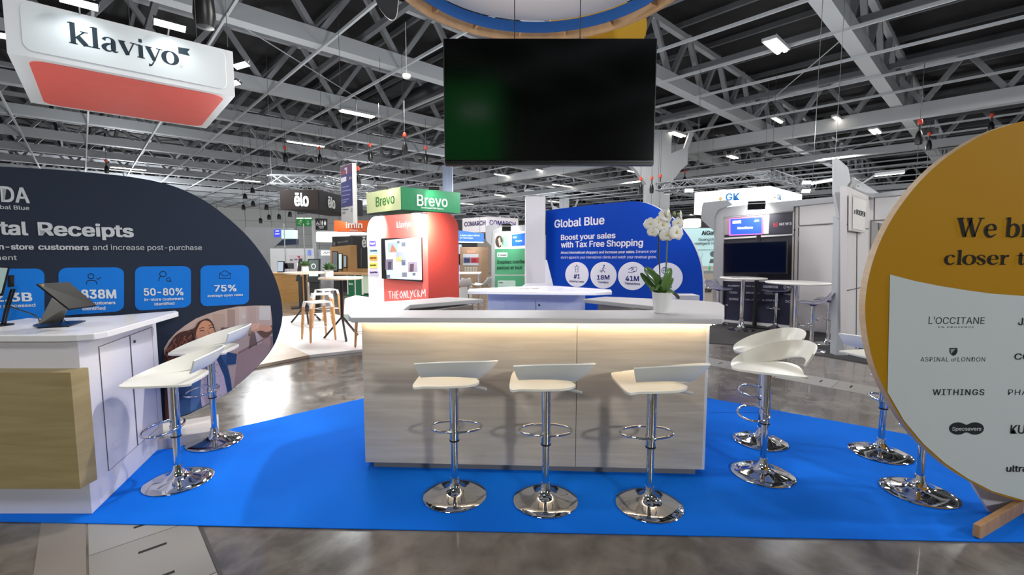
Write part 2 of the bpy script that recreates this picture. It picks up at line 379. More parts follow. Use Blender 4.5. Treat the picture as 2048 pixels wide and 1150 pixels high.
# ---- main girders along U2
rz2 = math.atan2(U2.y, U2.x)
for (a, sz) in ((28.5, .62), (38.5, .46), (62, .5), (86, .5)):
    t = thing('roof_girder', hall(a, 0, ROOF), 'deep grey steel girder crossing under the roof trusses', 'girder', 'steel girders across the hall', rz=rz2, kind='structure')
    m = MB(); m.beam((D0, 0, -sz/2), (D1, 0, -sz/2), sz*.8, sz); m.build('bottom_chord', STEELM, t, local=True)
    m = MB(); m.beam((D0, 0, 1.9), (D1, 0, 1.9), .3, .3); m.build('top_chord', STEELM, t, local=True)
    m = MB(); x = D0
    while x < D1:
        m.beam((x, 0, 0), (x+1.3, 0, 1.9), .2, .22, up=(0, 1, 0)); m.beam((x+1.3, 0, 1.9), (x+2.6, 0, 0), .2, .22, up=(0, 1, 0)); x += 2.6
    o = m.build('web_members', WEBSHADE, t, local=True); o['kind'] = 'stuff'
# ---- purlins and tie rods along U2
for i in range(30):
    a = -10.4+2.75*i if i < 22 else -10.4+2.75*22+4.5*(i-22)
    if abs(a-28.5) < .6 or abs(a-38.5) < .6: continue
    m = MB(); m.beam((D0, 0, 0), (D1, 0, 0), .07, .09)
    o = m.build('roof_tie', STEELM); o.location = hall(a, 0, ROOF-.07); o.rotation_euler = (0, 0, rz2); o['kind'] = 'structure'
    if i % 2 == 0 and i < 22:
        m = MB(); m.beam((D0, 0, 0), (D1, 0, 0), .16, .2)
        o = m.build('roof_purlin', STEELD); o.location = hall(a+1.4, 0, ROOF+.62); o.rotation_euler = (0, 0, rz2); o['kind'] = 'structure'
# upper purlins carrying the deck
for i in range(26):
    a = -9+2.75*i
    m = MB(); m.beam((D0, 0, 0), (D1, 0, 0), .12, .2)
    o = m.build('roof_purlin', STEELD); o.location = hall(a, 0, ROOF+2.52); o.rotation_euler = (0, 0, rz2); o['kind'] = 'structure'
# wind bracing rods
for i in range(1, 9, 2):
    for j in range(-2, 3, 2):
        m = MB(); a = -6+11*i*.75; d = 3.7+6*j
        m.tube([hall(a, d, ROOF+.5), hall(a+8.2, d+6, ROOF+.5)], .02, 6); m.build('bracing_rod', STEELM)['kind'] = 'structure'
# dark ventilation ducts hanging high in the roof
for (a, d0, d1) in ((14, 9, 34), (6, -4, -30), (33, 12, 60)):
    m = MB(); m.tube([hall(a, d0, ROOF+1.75), hall(a, d1, ROOF+1.75)], .42, 16); tag(m.build('ventilation_duct', M('#23252b', .5), smooth=40), kind='structure')
# ---- hall columns with haunched heads
def column(a, d, w=.95, first=False):
    b = hall(a, d)
    t = thing('hall_column', b, 'pale grey steel hall column with haunched head behind the blue orchid backdrop' if first else 'pale grey steel hall column farther down the hall', 'column', None if first else 'far hall columns', kind='structure')
    m = MB(); m.box((0, 0, ROOF/2), (w, w*.42, ROOF), 0); m.build('shaft', STEELM, t, local=True)
    m = MB()
    for s in (-1, 1):
        q = [(s*w*.5, 0, 5.2), (s*w*.5, 0, 6.9), (s*(w*.5+.95), 0, 7.3), (s*(w*.5+.95), 0, 6.3), (s*(w*.5+.6), 0, 6.0)]
        q = [(x, -w*.2, z*1.0) for x, y, z in q]; m.extr(q, (0, w*.4, 0))
        m.beam((s*(w*.5+.8), 0, 6.9), (s*(w*.5+1.2), 0, ROOF-.1), .24, .24)
    m.build('haunch', STEELM, t, local=True)
    return t
cp = P(1310, 500, 26.5)
def column2(x, y, w, f):
    t = column(0, 0, w, f); t.location = (x, y, 0); return t
column2(cp.x, cp.y, 1.35, True)
column2(7, 62, 1.3, False)
# haunch heads sit higher than eye level: short ties to the girder
# ---- hall light fixtures (pairs of tubes)
def fixture(px, py, n=2, ln=1.5, wd=.16, z=ROOF-.2, ang=-G1+PI/2, lab=None):
    p = W(px, py, z)
    t = thing('linear_light', p, lab or 'lit tube luminaire hung under the roof trusses', 'light', 'tube luminaires under the roof', rz=ang)
    m = MB(); m.box((0, 0, .09), (ln+.1, wd*n+.12, .1)); m.build('housing', STEELM, t, local=True)
    m = MB(); m.tube([(0, 0, .13), (0, 0, .42)], .015, 6); m.build('hanger', STEELM, t, local=True)
    for k in range(n):
        m = MB(); m.box((0, (k-(n-1)/2)*(wd+.05), .02), (ln, wd*.6, .05)); m.build('tube', M('#fff4e2', .4, 0, 14.0), t, local=True)
    return t
for (x, y, n, l, lb) in ((715, 229, 2, 1.6, 'left of the hanging screen, double'), (1552, 95, 2, 1.2, 'the large double one high over the screen stand'), (1355, 270, 2, 1.4, 'double, close to the hanging screen edge'), (1465, 315, 2, 1.3, 'double, over the square truss'), (1750, 264, 2, 1.3, 'double, beyond the great girder above the yellow disc'), (257, 338, 1, 2.2, 'just above the dark disc sign'), (495, 362, 1, 2.2, 'beyond the dark disc sign shoulder'), (612, 289, 1, 2.2, 'over the two hoists near the dark box sign'), (1112, 404, 1, 3.2, 'low, above the white tower'), (1008, 392, 1, 3, 'low, above the twin white box sign'), (1125, 372, 1, 3, 'under the hanging screen, above the white tower'), (930, 408, 1, 3, 'low, beside the green box sign'), (1010, 352, 1, 2.4, 'just below the hanging screen, middle'), (1270, 345, 1, 2.2, 'beside the column head'), (1090, 343, 1, 2.0, 'right under the lower edge of the hanging screen'), (1675, 240, 1, 1.2, 'single, between girder and framed door panels'), (1555, 242, 1, 1.2, 'single, before the great girder'), (1390, 430, 1, 4, 'far one behind the orchid flowers')):
    fixture(x, y, n, l, lab='lit tube luminaire '+lb)
# ---- chain hoists with red hooks and black chain bags
def hoist(px, py, Y):
    p = P(px, py, Y)
    t = thing('chain_hoist', p, 'black chain hoist bag under a red hook block', 'hoist', 'black chain hoists hanging from the trusses')
    m = MB(); m.lathe([(.0, .0), (.11, .02), (.13, .2), (.09, .42), (.05, .5), (0, .5)], n=12); m.build('chain_bag', BLACK, t, smooth=40, local=True)
    m = MB(); m.tube([(0, 0, .48), (0, 0, .72)], .035, 8); m.build('motor', M('#2a2a2c', .5), t, local=True)
    m = MB(); m.lathe([(0, .7), (.07, .74), (.085, .82), (.06, .9), (0, .93)], n=12); m.build('hook_block', M('#c8402c', .45), t, smooth=40, local=True)
    m = MB(); m.tube([(0, 0, .9), (0, 0, ROOF-p.z)], .012, 5); m.build('chain', M('#55565a', .5, .6, kind='steel'), t, local=True)
    m = MB(); m.tube([(0, 0, .02), (0, 0, -1.2)], .01, 5); m.build('load_chain', M('#55565a', .5, .6, kind='steel'), t, local=True); return t
HN = ('above the dark disc sign', 'beside the small trusses, over the dark box sign corner', 'just above the dark box sign truss', 'between the banner and the green box sign', 'highest one beside the hanging screen', 'close to the lower corner of the hanging screen', 'with the biggest bag, above the yellow disc', 'lower neighbour of the biggest bag', 'right over the yellow disc top', 'beside the grey column shaft', 'in front of the grey column shaft, upper', 'in front of the grey column edge', 'between the grey column and the square truss', 'at the corner of the square truss', 'next to the purple banner')
for k, (x, y, Y) in enumerate(((214, 347, 30), (571, 325, 26), (640, 326, 26), (741, 324, 23), (810, 309, 20), (852, 328, 24), (1837, 290, 17), (1857, 300, 24), (1981, 266, 22), (1281, 389, 24.5), (1303, 387, 25), (1320, 384, 24), (1348, 376, 28), (1369, 369, 30), (717, 376, 20))):
    hoist(x, y, Y)['label'] = 'black chain hoist '+HN[k]
# ---- smoke detectors / wifi dome hung from a truss
p = P(813, 153, 14)
t = thing('ceiling_sensor', p, 'small white dome sensor hanging below a roof truss', 'sensor')
m = MB(); m.lathe([(0, -.06), (.09, -.05), (.13, 0), (.13, .05), (.05, .08), (0, .08)], n=20); m.build('dome', WHITE, t, smooth=40, local=True)
m = MB(); m.tube([(0, 0, .08), (0, 0, ROOF-p.z)], .01, 6); m.build('hanger', STEEL, t, local=True)
# ---- trench cover strips let into the floor
TILE = M('#9b9a96', .3); TILE2 = M('#94918c', .3); DARKS = M('#151515', .6)
def strip(a, w, d0, d1, step, name):
    root = thing(name, hall(a, 0, 0), kind='structure')
    k = 0; d = d0
    rt = math.atan2(U2.y, U2.x)
    while d < d1:
        m = MB(); c = hall(a, d+step/2, -.003); m.box(c, (step-.008, w, .0104), rt); m.build('tile', TILE if k % 2 else TILE2, root)
        for e in (.25, .75):
            m = MB(); c = hall(a+.02, d+step*e, .0019); m.box(c, (.022, .12, .0018), rt); m.build('slot', DARKS, root)
        d += step; k += 1
    return root
strip(6.37, .42, -6.5, 4.5, .594, 'floor_trench_cover')
strip(.16, .46, -2.2, 8.1, .594, 'floor_trench_cover')
m = MB(); m.extr([hall(-.27, 8.1, 0), hall(-.08, 8.1, 0), hall(-.08, -2.2, 0), hall(-.27, -2.2, 0)], (0, 0, .0022)); struct(m.build('trim_2', M('#8c847d', .35)))
m = MB(); m.extr([hall(.395, 8.1, 0), hall(.41, 8.1, 0), hall(.41, -2.2, 0), hall(.395, -2.2, 0)], (0, 0, .0024)); struct(m.build('trim_3', M('#3c3a38', .5)))
# ---- blue stand carpet
BLUE = M('#0a76ee', .95, kind='fabric', dark='#0062d2')
cpts = [W(-420, 1036), W(0, 1045), W(1000, 1065), W(1958, 1085), W(2500, 1092), (4.6, 2.9, 0), W(1760, 860), W(1420, 798), (.62, 6.05, 0), (-.55, 5.75, 0), W(727, 798), W(470, 857), W(345, 900), (-3.4, 3.55, 0), (-4.4, 3.2, 0)]
m = MB(); m.prism([(p[0], p[1]) for p in cpts], .0035, .008); tag(m.build('carpet', BLUE), 'bright blue stand carpet under the central bar and stools', 'carpet')
m = MB(); a = W(1420, 827); b = W(1545, 827); m.beam((a.x, a.y, .0085), (b.x, b.y, .0085), .006, .002); o = m.build('carpet_seam', M('#0647a0', .9)); o['kind'] = 'structure'
# dark carpet of the stand on the right, white platform of the red stand
m = MB(); q = [W(1380, 684), W(1500, 693), W(1640, 712), W(1740, 729), W(1900, 760)]; q = [(p.x, p.y) for p in q]+[(11, 7.5), (9.5, 12), (3.2, 12.5), (2.6, 9)]
m.prism(q, .001, .012); tag(m.build('carpet', M('#4b4a4b', .95, kind='fabric', dark='#3a393b')), 'dark grey carpet under the round white tables', 'carpet')
# ================================================================== CENTRAL BAR
ZT = 1.13
WOODB = M('#ddd0bd', .45, kind='wood', dark='#c7b8a2', scale=(.9, .9, 12), ns=1.8)
fl = Vector((-1.056, 3.165, 0)); fr = Vector((1.34, 3.054, 0)); fd = (fr-fl).normalized(); fn = Vector((fd.y, -fd.x, 0))
def wt(x, y): p = W(x, y, ZT); return (p.x, p.y)
outer = [wt(702, 635), wt(697, 630), wt(698, 617), wt(706, 609), wt(728, 606), wt(897, 594), wt(967, 598), wt(820, 609.5)]
inner_l = wt(806, 620); inner_r = wt(1333, 620)
outer += [inner_l, inner_r, wt(1306, 612), wt(1166, 598), wt(1210, 593), wt(1301, 597), wt(1399, 601), wt(1440, 605), wt(1449, 611), wt(1449, 631), wt(1445, 638)]
bar = thing('bar_counter', (.14, 3.6, 0), 'large U-shaped bar counter with pale wood front and glowing strip under the white worktop', 'counter')
m = MB(); m.prism(outer, ZT-.036, ZT); m.build('worktop', M('#c6c4c6', .5), bar, bev=.006)
# carcass
bl = Vector((inner_l[0]-.26, inner_l[1]+.0, 0))
seam = fl+fd*1.505
zb, zt_ = .062, ZT-.036
def vpanel(name, p, q, t, z0, z1, mat, inward, bev=.002, par=None):
    p = Vector((p[0], p[1], 0)); q = Vector((q[0], q[1], 0)); i = Vector(inward).normalized()*t
    mm = MB(); mm.extr([p+Vector((0, 0, z0)), q+Vector((0, 0, z0)), q+Vector((0, 0, z1)), p+Vector((0, 0, z1))], i); return mm.build(name, mat, par or bar, bev=bev)
inw = -fn
vpanel('front_panel', fl, seam-fd*.0015, .02, zb, zt_, WOODB, inw)
vpanel('front_panel', seam+fd*.0015, fr, .02, zb, zt_, WOODB, inw)
LB = Vector((wt(905, 596)[0]+.05, wt(905, 596)[1]-.08, 0)); LI = Vector((wt(960, 600)[0]-.05, wt(960, 600)[1]-.06, 0))
LO = Vector((-1.19, 3.95, 0)); RO = Vector((1.56, 3.95, 0))
RB = Vector((.80, 4.22, 0)); RB2 = Vector((1.0, 4.52, 0))
WHP = M('#e2e0e2', .4); INN = M('#8b8178', .5, kind='wood', dark='#75695f')
vpanel('side_panel', fl, LO, .02, zb, zt_, WHP, (1, 0, 0)); vpanel('side_panel', LO, LB, .02, zb, zt_, WHP, (.5, -.7, 0))
vpanel('side_panel', fr, RO, .02, zb, zt_, WHP, (-1, 0, 0)); vpanel('side_panel', RO, RB2, .02, zb, zt_, WHP, (-.3, -.7, 0))
vpanel('end_panel', LB, LI, .02, zb, zt_, WHP, (.2, -1, 0)); vpanel('end_panel', RB, RB2, .02, zb, zt_, WHP, (.7, -.4, 0))
IL = Vector((inner_l[0]-.02, inner_l[1]-.02, 0)); IR = Vector((inner_r[0]+.02, inner_r[1]-.02, 0))
vpanel('inner_panel', IL, LI, .02, zb, zt_, INN, (-.5, .7, 0)); vpanel('inner_panel', IR, RB, .02, zb, zt_, INN, (.3, .7, 0)); vpanel('inner_panel', IL, IR, .02, zb, zt_, INN, (0, -1, 0))
m = MB()
off = .045
pl = [fl+fd*.045+inw*off, fr-fd*.045+inw*off, RO+Vector((-.07, 0, 0)), RB2+Vector((-.03, -.06, 0)), RB+Vector((.06, .03, 0)), IR+Vector((0, -.04, 0)), IL+Vector((0, -.04, 0)), LI+Vector((-.03, 0, 0)), LB+Vector((0, -.05, 0)), LO+Vector((.07, 0, 0))]
m.prism([(p.x, p.y) for p in pl], .008, .062); m.build('plinth', M('#8b857f', .5), bar)
m = MB(); a = fl+fd*.0+fn*.018; b = fr-fd*.0+fn*.018; m.beam((a.x, a.y, zt_-.006), (b.x, b.y, zt_-.006), .018, .012); m.build('light_strip', M('#ffd9a0', .4, 0, 7.0), bar)
# warm strip light below the worktop edge
c = (fl+fr)/2+fn*.03
area_light('bar_strip_light', (c.x, c.y, zt_-.014), 2.36, .02, 2.0, (1, .8, .56), rotz=math.atan2(fd.y, fd.x))
m = MB(); m.beam((-1.02, 3.30, .95), (-1.02, 3.30, .98), .02, .02); 
# ---- rear storage counter
q = [W(975, 606, .9), W(1172, 606, .9)]
Yb = 5.5
rc = thing('rear_counter', (.3, 5.6, 0), 'low grey cupboard counter with white worktop in front of the blue backdrop', 'counter')
GREYP = M('#e6e5ec', .5)
def PX(x, Y): return (x-1024)/915.0*Y
x0, x1 = PX(975, 5.35), PX(1172, 5.35)
m = MB(); m.box(((x0+x1)/2, 5.57, .55), (x1-x0, .42, 1.08)); m.build('body', GREYP, rc, bev=.003)
for (xa, xb) in ((1011, 1071), (1073, 1133)):
    a, b = PX(xa, 5.34), PX(xb, 5.34); m = MB(); m.box(((a+b)/2, 5.352, .55), (b-a, .02, .9)); dd = m.build('door', GREYP, rc, bev=.003)
    if xa > 1050:
        m = MB(); m.lathe([(0, 0), (.012, 0), (.012, .012), (0, .014)], n=14); l = m.build('lock', BLACK, dd, local=True); l.location = Vector((a+.035, 5.34, .93))-world_loc(dd); l.rotation_euler = (PI/2, 0, 0)
m = MB(); q = [W(x, y, 1.13) for x, y in ((935, 582), (938, 578), (960, 576.5), (1060, 572), (1110, 571.5), (1222, 579), (1224, 583), (1190, 584.5))]
m.prism([(p.x, p.y) for p in q], 1.095, 1.13); m.build('worktop', M('#e6e6ec', .25), rc, bev=.005)
bp_ = W(1052, 577, 1.13)
for k in range(3):
    b = thing('leaflet', (bp_.x-.03+.035*k, bp_.y+.02*k, 1.131+.003*k), ['white leaflet lying flat at the bottom of the fan on the rear counter', 'pink printed leaflet in the middle of the fan on the rear counter', 'pale leaflet on top of the fan on the rear counter'][k], 'leaflet', 'leaflets on the rear counter', rz=.3*k)
    m = MB(); m.box((0, 0, .001), (.21, .15, .002)); m.build('sheet', M(['#f0eeee', '#e7b9c4', '#f2f2f4'][k], .5), b, local=True)
    m = MB(); m.box((.0, .02, .0022), (.17, .05, .0004)); m.build('print_block', M(['#8aa0c8', '#d46a7e', '#9bb0cf'][k], .5), b, local=True)
# ================================================================== BAR STOOLS
CREAM = M('#efeee4', .3)
def stool_meshes():
    R = {}
    m = MB(); m.lathe([(0, .001), (.203, .001), (.205, .006), (.2, .012), (.15, .022), (.09, .034), (.055, .05), (.036, .075), (.03, .1), (.026, .12), (0, .12)], n=48); R['base'] = m.mesh('base', CHROME, 50)
    m = MB(); m.tube([(0, 0, .1), (0, 0, .37)], .022, 20); R['inner_pole'] = m.mesh('inner_pole', CHROME, 50)
    m = MB(); m.tube([(0, 0, .335), (0, 0, .345)], .0315, 20); R['ring_seal'] = m.mesh('ring_seal', M('#1a1a1a', .5), 50)
    m = MB(); m.tube([(0, 0, .345), (0, 0, .735)], .03, 24); R['outer_tube'] = m.mesh('outer_tube', CHROME, 50)
    m = MB(); pts = [(.168*math.sin(2*PI*i/32), .075-.1*math.cos(2*PI*i/32), .40) for i in range(32)]; m.tube(pts, .0085, 8, closed=True)
    m.tube([(0, 0, .385), (0, 0, .415)], .034, 20); R['footrest'] = m.mesh('footrest', CHROME, 50)
    m = MB(); m.tube([(.02, -.01, .728), (.10, -.05, .722), (.135, -.065, .71)], .005, 6); R['lever'] = m.mesh('lever', CHROME, 50)
    m = MB(); m.tube([(.125, -.06, .708), (.16, -.075, .706), (.21, -.095, .702)], [.007, .01, .009], 8); R['lever_grip'] = m.mesh('lever_grip', M('#dcdad6', .4), 50)
    m = MB(); m.lathe([(0, .728), (.07, .728), (.07, .74), (0, .74)], n=20); R['seat_plate'] = m.mesh('seat_plate', M('#8a8a8a', .4, .8, kind='steel'), 50)
    # seat: flat shell with a straight edge on the sitter's left and a slanting, upswept edge on the right
    out = crom([(-.215, -.205), (-.222, .0), (-.212, .15), (-.185, .205), (-.12, .218), (-.03, .175), (.06, .10), (.12, .02), (.158, -.06), (.165, -.12), (.10, -.18), (-.03, -.2), (-.15, -.2)], 4, closed=True)
    m = MB(); top = [(x, y, .752) for x, y in out]; m.extr(top, (0, 0, -.013)); R['seat'] = m.mesh('seat', CREAM, 45)
    I = crom([(-.13, .208, .7515), (-.03, .165, .7515), (.05, .095, .752), (.112, .015, .755), (.15, -.06, .767), (.165, -.13, .79), (.132, -.185, .808), (.04, -.212, .822), (-.07, -.212, .822), (-.165, -.192, .812)], 4)
    O = crom([(-.12, .226, .7525), (.0, .222, .768), (.12, .165, .797), (.215, .07, .835), (.27, -.05, .872), (.272, -.155, .898), (.205, -.235, .914), (.08, -.268, .92), (-.05, -.264, .915), (-.195, -.235, .90)], 4)
    rows_t = []; rows_b = []
    K = 6
    def layer(sg):
        rows = []
        for i in range(len(I)):
            p = Vector(I[i]); q = Vector(O[i]); r = []
            for j in range(K+1):
                t = j/K; x = p.lerp(q, t); sag = -.012*math.sin(PI*t)*min(1, i/10); r.append(x+Vector((0, 0, sag)))
            rows.append(r)
        return rows
    T = layer(1)
    # offset copy for thickness
    def nrm(i, j):
        a = T[min(i+1, len(T)-1)][j]-T[max(i-1, 0)][j]; b = T[i][min(j+1, K)]-T[i][max(j-1, 0)]; n = a.cross(b); n.normalize(); return n
    Bk = [[T[i][j]-nrm(i, j)*.011 for j in range(K+1)] for i in range(len(T))]
    m = MB(); m.grid(T); m.grid(Bk)
    for (i0, j0, i1, j1, L_) in ((0, 0, 1, 0, len(T)), (0, K, 1, K, len(T))):
        rows = [[T[i][j0] for i in range(len(T))], [Bk[i][j0] for i in range(len(T))]]; m.grid(rows)
    m.grid([T[0], Bk[0]]); m.grid([T[-1], Bk[-1]])
    me = m.mesh('backrest', CREAM, None)
    bm = bmesh.new(); bm.from_mesh(me); bmesh.ops.remove_doubles(bm, verts=bm.verts, dist=.0002); bmesh.ops.recalc_face_normals(bm, faces=bm.faces); bm.to_mesh(me); bm.free()
    me.polygons.foreach_set('use_smooth', [True]*len(me.polygons)); me.set_sharp_from_angle(angle=math.radians(50)); R['backrest'] = me
    return R
SM = stool_meshes()
def stool(x, y, rz, label, dz=0.0, group='cream swivel bar stools on the blue carpet'):
    t = thing('bar_stool', (x, y, .008), label, 'bar stool', group, rz=math.radians(rz))
    up = ('outer_tube', 'ring_seal', 'footrest', 'lever', 'lever_grip', 'seat_plate', 'seat', 'backrest')
    lev = None
    for k, me in SM.items():
        o = bpy.data.objects.new(k, me); COL.objects.link(o); o.parent = lev if k == 'lever_grip' else t
        if k in up and k != 'lever_grip' and dz: o.location = (0, 0, dz)
        if k == 'lever': lev = o
        if k == 'lever_grip': o['label'] = 'pale plastic grip'
    return t
stool(-.368, 2.819, 0, 'cream bar stool at the bar front, first of the three by its far end', .03)
stool(.212, 2.761, -2, 'cream bar stool at the bar front, in the middle of the front three', .03)
stool(.853, 2.711, 3, 'cream bar stool at the bar front, under the orchid end', .035)
stool(-2.285, 3.003, 98, 'cream bar stool beside the white cabinet doors with its flat seat edge towards the viewer', -.02)
stool(-2.452, 3.641, 97, 'cream bar stool in front of the printed photograph of the laughing woman', .035)
stool(1.772, 3.10, 62, 'cream bar stool by the bar end with its round seat opening in view', .03)
stool(2.053, 3.65, 64, 'cream bar stool farther back at the bar end, overlapped by another stool', .02)
stool(2.659, 2.856, -70, 'cream bar stool mostly hidden behind the yellow disc, closer to the wooden foot', .0)
stool(2.869, 3.43, -78, 'cream bar stool behind the yellow disc edge, its upturned back peeping out', .02)
# ================================================================== HANGING SCREEN AND RING CANOPY
YS = 3.6
tvp = P(1096, 205, YS)
tv = thing('hanging_screen', (tvp.x, YS, tvp.z), 'large black switched-off screen hanging above the bar on two cables', 'screen')
pA = P(883, 76, YS); pB = P(1311, 331, YS)
pl_tv = Plane((pA.x, YS), (pB.x, YS))
x0, x1, z1, z0 = pA.x+.01, pB.x-.01, pA.z, pB.z+.02
m = MB(); m.box(((x0+x1)/2, YS+.035, (z0+z1)/2), (x1-x0, .06, z1-z0)); m.build('casing', M('#0b0b0c', .35), tv, bev=.004)
m = MB(); m.box(((x0+x1)/2, YS-.001, (z0+z1)/2+.006), (x1-x0-.02, .008, z1-z0-.03)); m.build('panel', M('#010101', .12, 0, kind='gloss'), tv)
m = MB(); m.box(((x0+x1)/2, YS+.01, z0-.012), (x1-x0-.02, .05, .018)); m.build('lower_bezel', M('#17171a', .4), tv)
for px in (1029, 1160):
    a = P(px, 78, YS+.03); m = MB(); m.tube([(a.x, a.y, a.z-.02), (a.x, a.y, 4.27)], .004, 6); m.build('cable', M('#30302f', .4), tv)
# ring canopy
rc_ = (.284, 4.32); ZR = 4.1
ring = thing('ring_canopy', (rc_[0], rc_[1], ZR), 'wooden ring canopy with inner blue hoop and pale fabric above the bar', 'canopy')
def ringmesh(ro, ri, z0, z1, n=72):
    mm = MB(); vs = []
    for i in range(n):
        c_, s_ = math.cos(2*PI*i/n), math.sin(2*PI*i/n)
        vs += [(ro*c_, ro*s_, z0), (ri*c_, ri*s_, z0), (ri*c_, ri*s_, z1), (ro*c_, ro*s_, z1)]
    fs = []
    for i in range(n):
        a, b = 4*i, 4*((i+1) % n)
        for j in range(4): fs.append((a+j, a+(j+1) % 4, b+(j+1) % 4, b+j))
    return mm.add(vs, fs)
RW = M('#dcb488', .55, kind='wood', dark='#caa070', scale=(3, 3, 1))
ringmesh(1.47, 1.44, 0, .2).build('wood_hoop', RW, ring, smooth=40, local=True)
ringmesh(1.35, 1.335, .05, .17).build('blue_hoop', M('#1f62ad', .6), ring, smooth=40, local=True)
m = MB(); m.lathe([(0, .18), (1.33, .18), (1.33, .186), (0, .186)], n=64); m.build('fabric_disc', M('#c9c9c6', .8), ring, local=True)
m = MB(); vs = []
for i in range(16):
    a = 2*PI*(i+.35)/16; mm = MB(); mm.box((1.395*math.cos(a), 1.395*math.sin(a), .1), (.1, .02, .12), a); mm.build('spacer_block', RW, ring, local=True)
for i in range(4):
    a = PI/4+PI/2*i; mm = MB(); mm.tube([(1.45*math.cos(a), 1.45*math.sin(a), .18), (1.2*math.cos(a), 1.2*math.sin(a), ROOF-ZR)], .004, 6); mm.build('cable', M('#30302f', .4), ring, local=True)
# yellow and dark hanging discs beyond the ring
def hang_board(px_pts, Y, col, name, label, rim, cat='disc'):
    pln = Plane((0, Y), (1, Y)); q = [pln.hit(*p) for p in px_pts]; cx = sum(p.x for p in q)/len(q)
    t = thing(name, (cx, Y, min(p.z for p in q)), label, cat)
    board(pln, px_pts, .03, 'panel', col, t, rim=rim)
    mx = max(q, key=lambda p: p.z); m = MB(); m.tube([(mx.x, Y+.015, mx.z-.01), (mx.x, Y+.015, ROOF)], .004, 6); m.build('cable', M('#30302f', .4), t); return t
yel = crom([(1100, 40), (1150, 72), (1220, 79), (1282, 79), (1293, 60), (1293, 38), (1286, 28), (1250, 0), (1200, -40), (1120, -40)], 4, closed=True)
hang_board(yel, 5.9, M('#c99a1e', .6), 'hanging_disc', 'yellow hanging disc edge peeping out below the wooden ring', M('#d9c6a4', .5))
drk = crom([(752, -30), (752, 2), (765, 25), (779, 38), (790, 36), (795, 15), (795, -30), (775, -60)], 4, closed=True)
hang_board(drk, 5.9, M('#2b2d33', .6), 'hanging_disc', 'dark hanging disc tip beside the wooden ring at the top edge', M('#c9c4ba', .5))
# ================================================================== ORCHID
op = W(1323, 625.5, ZT)
orc = thing('potted_orchid', (op.x, op.y, ZT), 'white orchid with two flower stems in a white pot on the bar', 'plant')
Yo = op.y; sc = Yo/915
m = MB(); m.lathe([(0, .002), (.052, .002), (.056, .01), (.071, .148), (.073, .15), (.069, .152), (.066, .14), (.0, .135)], n=36); m.build('pot', M('#f2f2f0', .25), orc, smooth=40, local=True)
m = MB(); m.lathe([(0, .12), (.066, .135), (.05, .145), (0, .15)], n=20); m.build('bark', M('#4a3a2c', .9), orc, smooth=40, local=True)
def LP(px, py, dy=0.0):
    p = P(px, py, Yo+dy); return p-Vector(orc.location)
def leaf(pts, w, mat, name='leaf', up=Vector((0, 0, 1)), par=None, n=5):
    c = [Vector(p) for p in crom([tuple(p) for p in pts], n)]; K = len(c); rows = []
    for i, p in enumerate(c):
        t = i/(K-1); d = (c[min(K-1, i+1)]-c[max(0, i-1)]).normalized(); sd = d.cross(up)
        if sd.length < .1: sd = Vector((1, 0, 0))
        sd.normalize(); nn = sd.cross(d).normalized(); ww = w*(math.sin(PI*min(1, (t*.93+.05)))**.6)
        rows.append([p+sd*ww*q+nn*ww*.35*(q*q) for q in (-1, -.5, 0, .5, 1)])
    m = MB(); m.grid(rows); o = m.build(name, mat, par or orc, smooth=80, local=True)
    s = o.modifiers.new('solid', 'SOLIDIFY'); s.thickness = .003; return o
LG = M('#45682f', .35, coat=.3); LG2 = M('#5d8440', .4, coat=.3)
base = Vector((0, 0, .14)); V = Vector
leaf([base, LP(1316, 565, -.01), LP(1298, 545, -.03), LP(1289, 536, -.03)], .036, LG, up=V((0, -1, .3)))
leaf([base, LP(1308, 578, .0), LP(1290, 558, .02), LP(1281, 546, .03)], .024, LG, up=V((0, -1, .4)))
leaf([base, LP(1328, 575, -.02), LP(1335, 552, -.03), LP(1341, 536, -.02)], .032, LG2, up=V((0, -1, .2)))
leaf([base, LP(1332, 580, .04), LP(1340, 565, .06), LP(1346, 556, .07)], .02, LG2, up=V((0, -1, .5)))
leaf([base, LP(1310, 580, -.04), LP(1303, 574, -.06), LP(1304, 583, -.08)], .018, LG)
leaf([base, LP(1334, 582, -.03), LP(1342, 583, -.05), LP(1346, 586, -.07)], .02, LG2)
leaf([base, LP(1322, 575, -.04), LP(1318, 570, -.05), LP(1312, 580, -.08)], .016, LG2)
leaf([base, LP(1330, 578, .05), LP(1350, 590, .10), LP(1357, 598, .12)], .026, M('#3a3b33', .5), up=V((0, 0, 1)))
for (pts, r, mat) in (([(1322, 578), (1319, 540), (1317, 500), (1316, 462)], .0035, M('#20241c', .5)), ([(1330, 570), (1333, 520), (1335, 480), (1335, 462)], .0055, M('#5a7a4a', .5)),
                      ([(1321, 572), (1319, 520), (1318, 470), (1314, 455), (1306, 449), (1299, 447)], .003, M('#48603a', .5)), ([(1335, 478), (1338, 460), (1342, 436), (1346, 425)], .003, M('#48603a', .5)), ([(1335, 474), (1328, 460), (1331, 474)], .002, M('#48603a', .5)), ([(1342, 442), (1350, 442), (1354, 436), (1350, 428)], .0022, M('#5a7a4a', .5))):
    m = MB(); m.tube(crom([tuple(LP(*p)) for p in pts], 4), r, 8); m.build('stem', mat, orc, smooth=60, local=True)
PET = M('#f4f2ea', .5)
